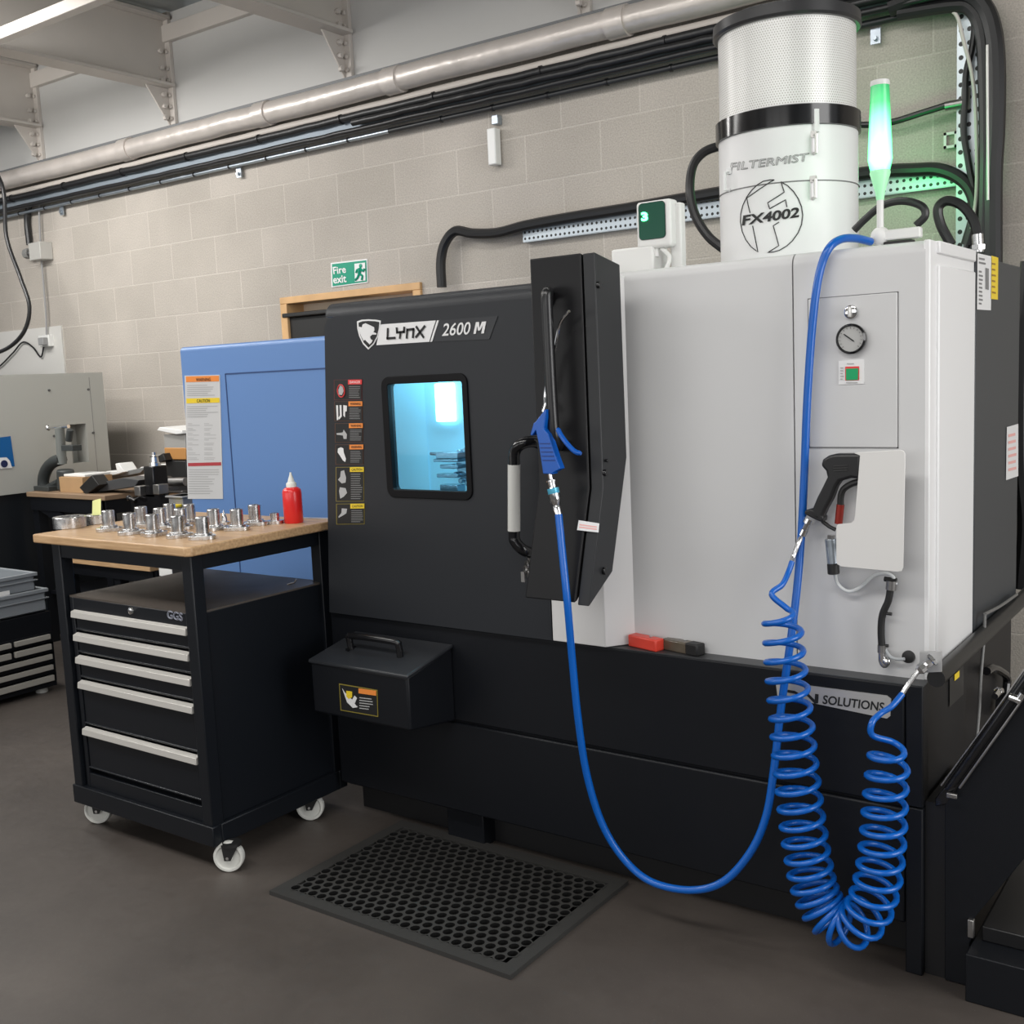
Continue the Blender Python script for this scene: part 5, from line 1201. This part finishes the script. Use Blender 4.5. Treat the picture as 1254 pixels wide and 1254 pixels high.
# arbor press
yP = WY0_+.12
zb0 = ZB
p = B(70, 600, yP)
ap = thing('arbor_press', 'dark cast-iron press with curved frame on the rear workbench', 'press', (p.x, yP, ZB))
arc = [B(55, 604, yP), B(53, 590, yP), B(56, 577, yP), B(64, 567, yP), B(76, 562, yP)]
iron = mat('cast_iron', (.035, .04, .04), .5)
MB().tube(smoothpath(arc, 6), .035, 12).tube([B(57, 598, yP), B(72, 590, yP)], .02, 10).obj('curved_frame', iron, ap)
a = B(60, 600, yP); MB().box(a.x-.05, a.x+.11, yP-.07, yP+.07, ZB, ZB+.03).obj('press_base', iron, ap, bevel=.004)
a, b_ = B(76, 568, yP), B(73, 524, yP); MB().cyl(a, b_, .028, seg=16).obj('ram_column', mat('grey_iron', (.16, .17, .16), .45), ap)
MB().cyl(B(80, 575, yP), B(81, 600, yP), .05, seg=20).obj('housing', iron, ap, bevel=.01)
MB().cyl(B(58, 524, yP), B(84, 522, yP), .011).sphere(B(59, 524, yP), .018).obj('handle_bar', chrome, ap)
MB().box(*(lambda a, b_: (a.x, b_.x, yP-.03, yP+.03, b_.z, a.z))(B(80, 545, yP), B(95, 552, yP))).cyl(B(86, 526, yP), B(84, 540, yP), .02).obj('gauge_head', iron, ap, bevel=.003)
# boxes on bench
def solid_box(name, u0, v0, u1, v1, y, dep, m, label, cat, rz=0., z0=None, **k):
    a, b_ = at(u0, v0, y=y), at(u1, v1, y=y); z0 = b_.z if z0 is None else z0
    mb = MB().box(a.x, b_.x, y, y+dep, z0, a.z, rz=rz); return mb, ((a.x+b_.x)/2, y+dep/2, z0)
yb1 = WY0_+.06
t = None
mb, og = solid_box('cardboard_box', 72, 584, 102, 603, yb1, .2, cardb, '', '', z0=ZB)
o = thing('cardboard_box', 'open brown cardboard box with white paper on top on the rear bench', 'box', og)
mb.obj('carton', cardb, o, bevel=.002)
a, b_ = at(74, 580, y=yb1), at(100, 584, y=yb1)
MB().box(a.x, b_.x, yb1+.02, yb1+.19, at(80, 584, y=yb1).z, at(80, 582, y=yb1).z+.004).obj('paper_sheets', paper, o, bevel=.002)
yb2_ = WY0_+.04
mb = MB().prism([at(97, 597, y=yb2_), at(112, 582, y=yb2_), at(121, 594, y=yb2_), at(105, 606, y=yb2_)], (0, .08, 0))
one('black_case', mb, blackrub, 'black case leaning against the cardboard box on the rear bench', 'case', at(105, 606, y=yb2_), bevel=.003)
ybk = WY0_+.35
mb, og = solid_box('b', 112, 581, 132, 594, ybk, .2, cardb, '', '', z0=ZB); one('cardboard_carton', mb, cardb, 'flat brown carton behind the black case on the rear bench', 'box', og, bevel=.003)
ypl = WY0_+.1
mb = MB().prism([at(112, 604, y=ypl), at(165, 596, y=ypl), at(170, 588, y=ypl), at(150, 585, y=ypl), at(118, 592, y=ypl)], (0, .12, 0))
one('surface_plate', mb, mat('slate_plate', (.06, .062, .065), .4), 'dark slate plate stacked with parts on the rear bench', 'plate', at(130, 604, y=ypl), bevel=.003)
mb = MB().prism([at(132, 587, y=ybk), at(172, 579, y=ybk), at(178, 572, y=ybk), at(140, 580, y=ybk)], (0, .2, 0))
one('steel_tray', mb, mat('tray_grey', (.25, .26, .26), .4, .4), 'grey sheet tray lying at the back of the rear bench', 'tray', at(150, 587, y=ybk), bevel=.002)
mb = MB().prism([at(140, 582, y=ybk-.03), at(152, 578, y=ybk-.03), at(145, 567, y=ybk-.03), at(141, 568, y=ybk-.03), at(143, 577, y=ybk-.03), at(130, 577, y=ybk-.03), at(126, 582, y=ybk-.03)], (0, .1, 0))
one('white_rag', mb, paper, 'crumpled white paper on the grey tray of the rear bench', 'paper', at(140, 582, y=ybk), bevel=.004)
yw = 4.3
mb = MB().prism([at(166, 578, y=yw), at(172, 572, y=yw), at(200, 568, y=yw), at(207, 576, y=yw), at(207, 582, y=yw), at(170, 584, y=yw)], (0, .12, 0))
one('white_package', mb, paper, 'long white package beside the black toolholder at the back', 'package', at(185, 583, y=yw), bevel=.006)
# toolholder fixture in black, on a stand
yx = 3.45
fx = thing('toolholder_fixture', 'black tool presetter with a steel holder standing behind the cart parts', 'fixture', (at(185, 630, y=yx).x, yx+.05, at(185, 636, y=yx).z))
a, b_ = at(175, 571, y=yx), at(190, 610, y=yx)
MB().box(a.x, b_.x, yx, yx+.09, b_.z, a.z).obj('column', blackgloss, fx, bevel=.006)
MB().lathe([(0, -.02), (.03, -.02), (.028, .015), (.022, .018), (.02, .045), (.026, .05), (.012, .055), (.012, .07), (0, .07)], V((a.x+b_.x)/2, yx+.045, a.z), 24).obj('steel_holder', chrome, fx, smooth=30)
a, b_ = at(160, 606, y=yx), at(213, 640, y=yx)
mb = MB().prism([at(160, 612, y=yx), at(176, 604, y=yx), at(200, 604, y=yx), at(212, 610, y=yx), at(208, 630, y=yx), at(190, 650, y=yx), at(160, 650, y=yx)], (0, .15, 0)); mb.obj('casting', blackgloss, fx, bevel=.008)
for (u, v, w_) in ((169, 600, 6), (192, 598, 7)):
    a = at(u, v, y=yx-.02); MB().box(a.x-.02, a.x+.03, yx-.03, yx+.03, a.z-.03, a.z+.02).obj('clamp_block', steeld, fx, bevel=.003)
MB().cyl(at(158, 610, y=yx-.03), at(166, 614, y=yx-.03), .012).sphere(at(158, 610, y=yx-.03), .016).obj('lever', blackgloss, fx)
MB().box(*(lambda c: (c.x-.14, c.x+.14, yx-.02, yx+.2, 0, c.z))(at(185, 650, y=yx))).obj('stand', mat('stand_grey', (.05, .055, .06), .5), fx, bevel=.004)
# tub with orange liner, white cloth at back
yo = 3.75
a, b_ = at(200, 530, y=yo), at(232, 600, y=yo)
tb = thing('storage_tub', 'clear tub with orange contents and white sheet on top beside the blue machine', 'tub', ((a.x+b_.x)/2, yo+.1, b_.z))
z = lambda v: at(210, v, y=yo).z
MB().box(a.x, b_.x, yo, yo+.22, z(563), z(532)).obj('clear_tub', mat('cloudy_plastic', (.35, .34, .32), .3), tb, bevel=.004)
MB().box(a.x-.002, b_.x, yo-.003, yo+.22, z(563), z(548)).obj('orange_contents', mat('orange_stuff', (.50, .24, .07), .6, var=.1), tb, bevel=.006)
MB().box(a.x+.01, b_.x, yo-.01, yo+.22, z(588), z(564)).obj('black_bin', blackrub, tb, bevel=.004)
MB().prism([at(192, 527, y=yo-.02), at(195, 523, y=yo-.02), at(222, 527, y=yo-.02), at(224, 531, y=yo-.02), at(216, 532, y=yo-.02)], (0, .2, 0)).obj('white_sheet', paper, tb, bevel=.003)
MB().box(a.x-.03, b_.x+.0, yo-.0, yo+.25, 0, z(588)).obj('tub_stand', mat('stand_dark', (.02, .02, .022), .5), tb)
mb = MB().prism([at(191, 560, y=yo-.05), at(199, 555, y=yo-.05), at(203, 564, y=yo-.05), at(194, 567, y=yo-.05)], (0, .05, 0))
one('black_gauge', mb, blackrub, 'small black tool leaning in front of the tub', 'tool', at(196, 567, y=yo-.05), bevel=.004)
mb = MB().cyl(at(200, 590, y=yo-.08), at(208, 590, y=yo-.08), .032); mb.cyl(at(208, 590, y=yo-.08), at(228, 590, y=yo-.08), .024)
one('drill_chuck', mb, steeld, 'steel chuck lying beside the black presetter', 'chuck', at(204, 594, y=yo-.08), bevel=.002)
yz = 3.3
a, b_ = at(206, 607, y=yz), at(226, 640, y=yz)
gb = thing('grey_bin', 'small grey bin with a yellow cap in front of the blue machine', 'bin', ((a.x+b_.x)/2, yz+.05, b_.z))
MB().box(a.x, b_.x, yz, yz+.1, b_.z, a.z).box(a.x-.015, b_.x+.01, yz-.01, yz+.11, a.z-.01, a.z).obj('bin_body', mat('bin_grey', (.25, .25, .25), .5), gb, bevel=.004)
c_ = at(215, 618, y=yz-.02); MB().cyl(c_-V(0, 0, .012), c_, .03, seg=24).obj('yellow_cap', yellow, gb, bevel=.002)
MB().box(a.x-.02, b_.x+.02, yz-.02, yz+.12, 0, b_.z).obj('bin_stand', MATS['stand_dark'], gb)

# ================================================================== lights and camera
def area(name, loc, size, power, rot, col=(1, 1, 1), sy=None):
    l = bpy.data.lights.new(name, 'AREA'); l.energy = power; l.color = col; l.size = size
    if sy: l.shape = 'RECTANGLE'; l.size_y = sy
    o = bpy.data.objects.new(name, l); C.objects.link(o); o.location = loc; o.rotation_euler = rot; return o
area('overhead_light', (-1.6, .4, 3.3), 3.5, 70, (0, 0, 0), (1, .98, .95), .5)
area('overhead_light', (-5.5, .9, 3.3), 3.5, 85, (0, 0, 0), (1, .98, .95), .5)
area('overhead_light', (-6.2, 2.6, 3.3), 2.5, 72, (math.radians(38), 0, 0), (1, .98, .95), .3)  # added lamp tilted at the wall to brighten its left end
area('overhead_light', (-2.4, 2.9, 3.36), 3.0, 20, (math.radians(38), 0, 0), (1, .98, .95), .2)  # added lamp tilted at the wall to brighten the blockwork
area('right_side_light', (3.2, 1.8, 2.2), 3.0, 135, (0, math.radians(80), 0), (1, .99, .98), 2.4)  # unseen area lamp added for the strong light from the right
area('ceiling_uplight', (-4.5, -1.5, 1.6), 3.5, 42, (math.radians(140), 0, math.radians(10)), (1, .98, .95), 2)  # added uplight that brightens the roof beams and upper wall
area('front_fill', (-.5, -3.5, 2.4), 4.0, 52, (math.radians(78), 0, math.radians(12)), (1, .98, .96), 2.2)
area('chamber_light', (-2.2, 2.67, 1.66), .3, 2.2, (0, 0, 0), (.6, .92, 1.), .12)
def point(loc, e, col, r=.02):
    l = bpy.data.lights.new('added_green_glow', 'POINT'); l.energy = e; l.color = col; l.shadow_soft_size = r
    o = bpy.data.objects.new('added_green_glow', l); C.objects.link(o); o.location = loc
point((sc-.42, YW-.35, zm+.20), 2.2, (.04, 1, .22), .1)  # extra lamp added near the wall to spread the signal light's green
w = bpy.data.worlds.new('world'); bpy.context.scene.world = w; w.use_nodes = True
w.node_tree.nodes['Background'].inputs[0].default_value = (.85, .87, .90, 1); w.node_tree.nodes['Background'].inputs[1].default_value = .55
cam = bpy.data.cameras.new('camera'); co = bpy.data.objects.new('camera', cam); C.objects.link(co)
m = Matrix((AR, -AD, -AF)).transposed().to_4x4(); m.translation = EYEV
co.matrix_world = m; cam.sensor_width = 36; cam.sensor_fit = 'HORIZONTAL'; cam.lens = FPX/1254*36; cam.clip_end = 100
bpy.context.scene.camera = co
bpy.context.scene.view_settings.view_transform = 'Standard'
bpy.context.scene.view_settings.look = 'None'
bpy.context.scene.view_settings.exposure = 0.0
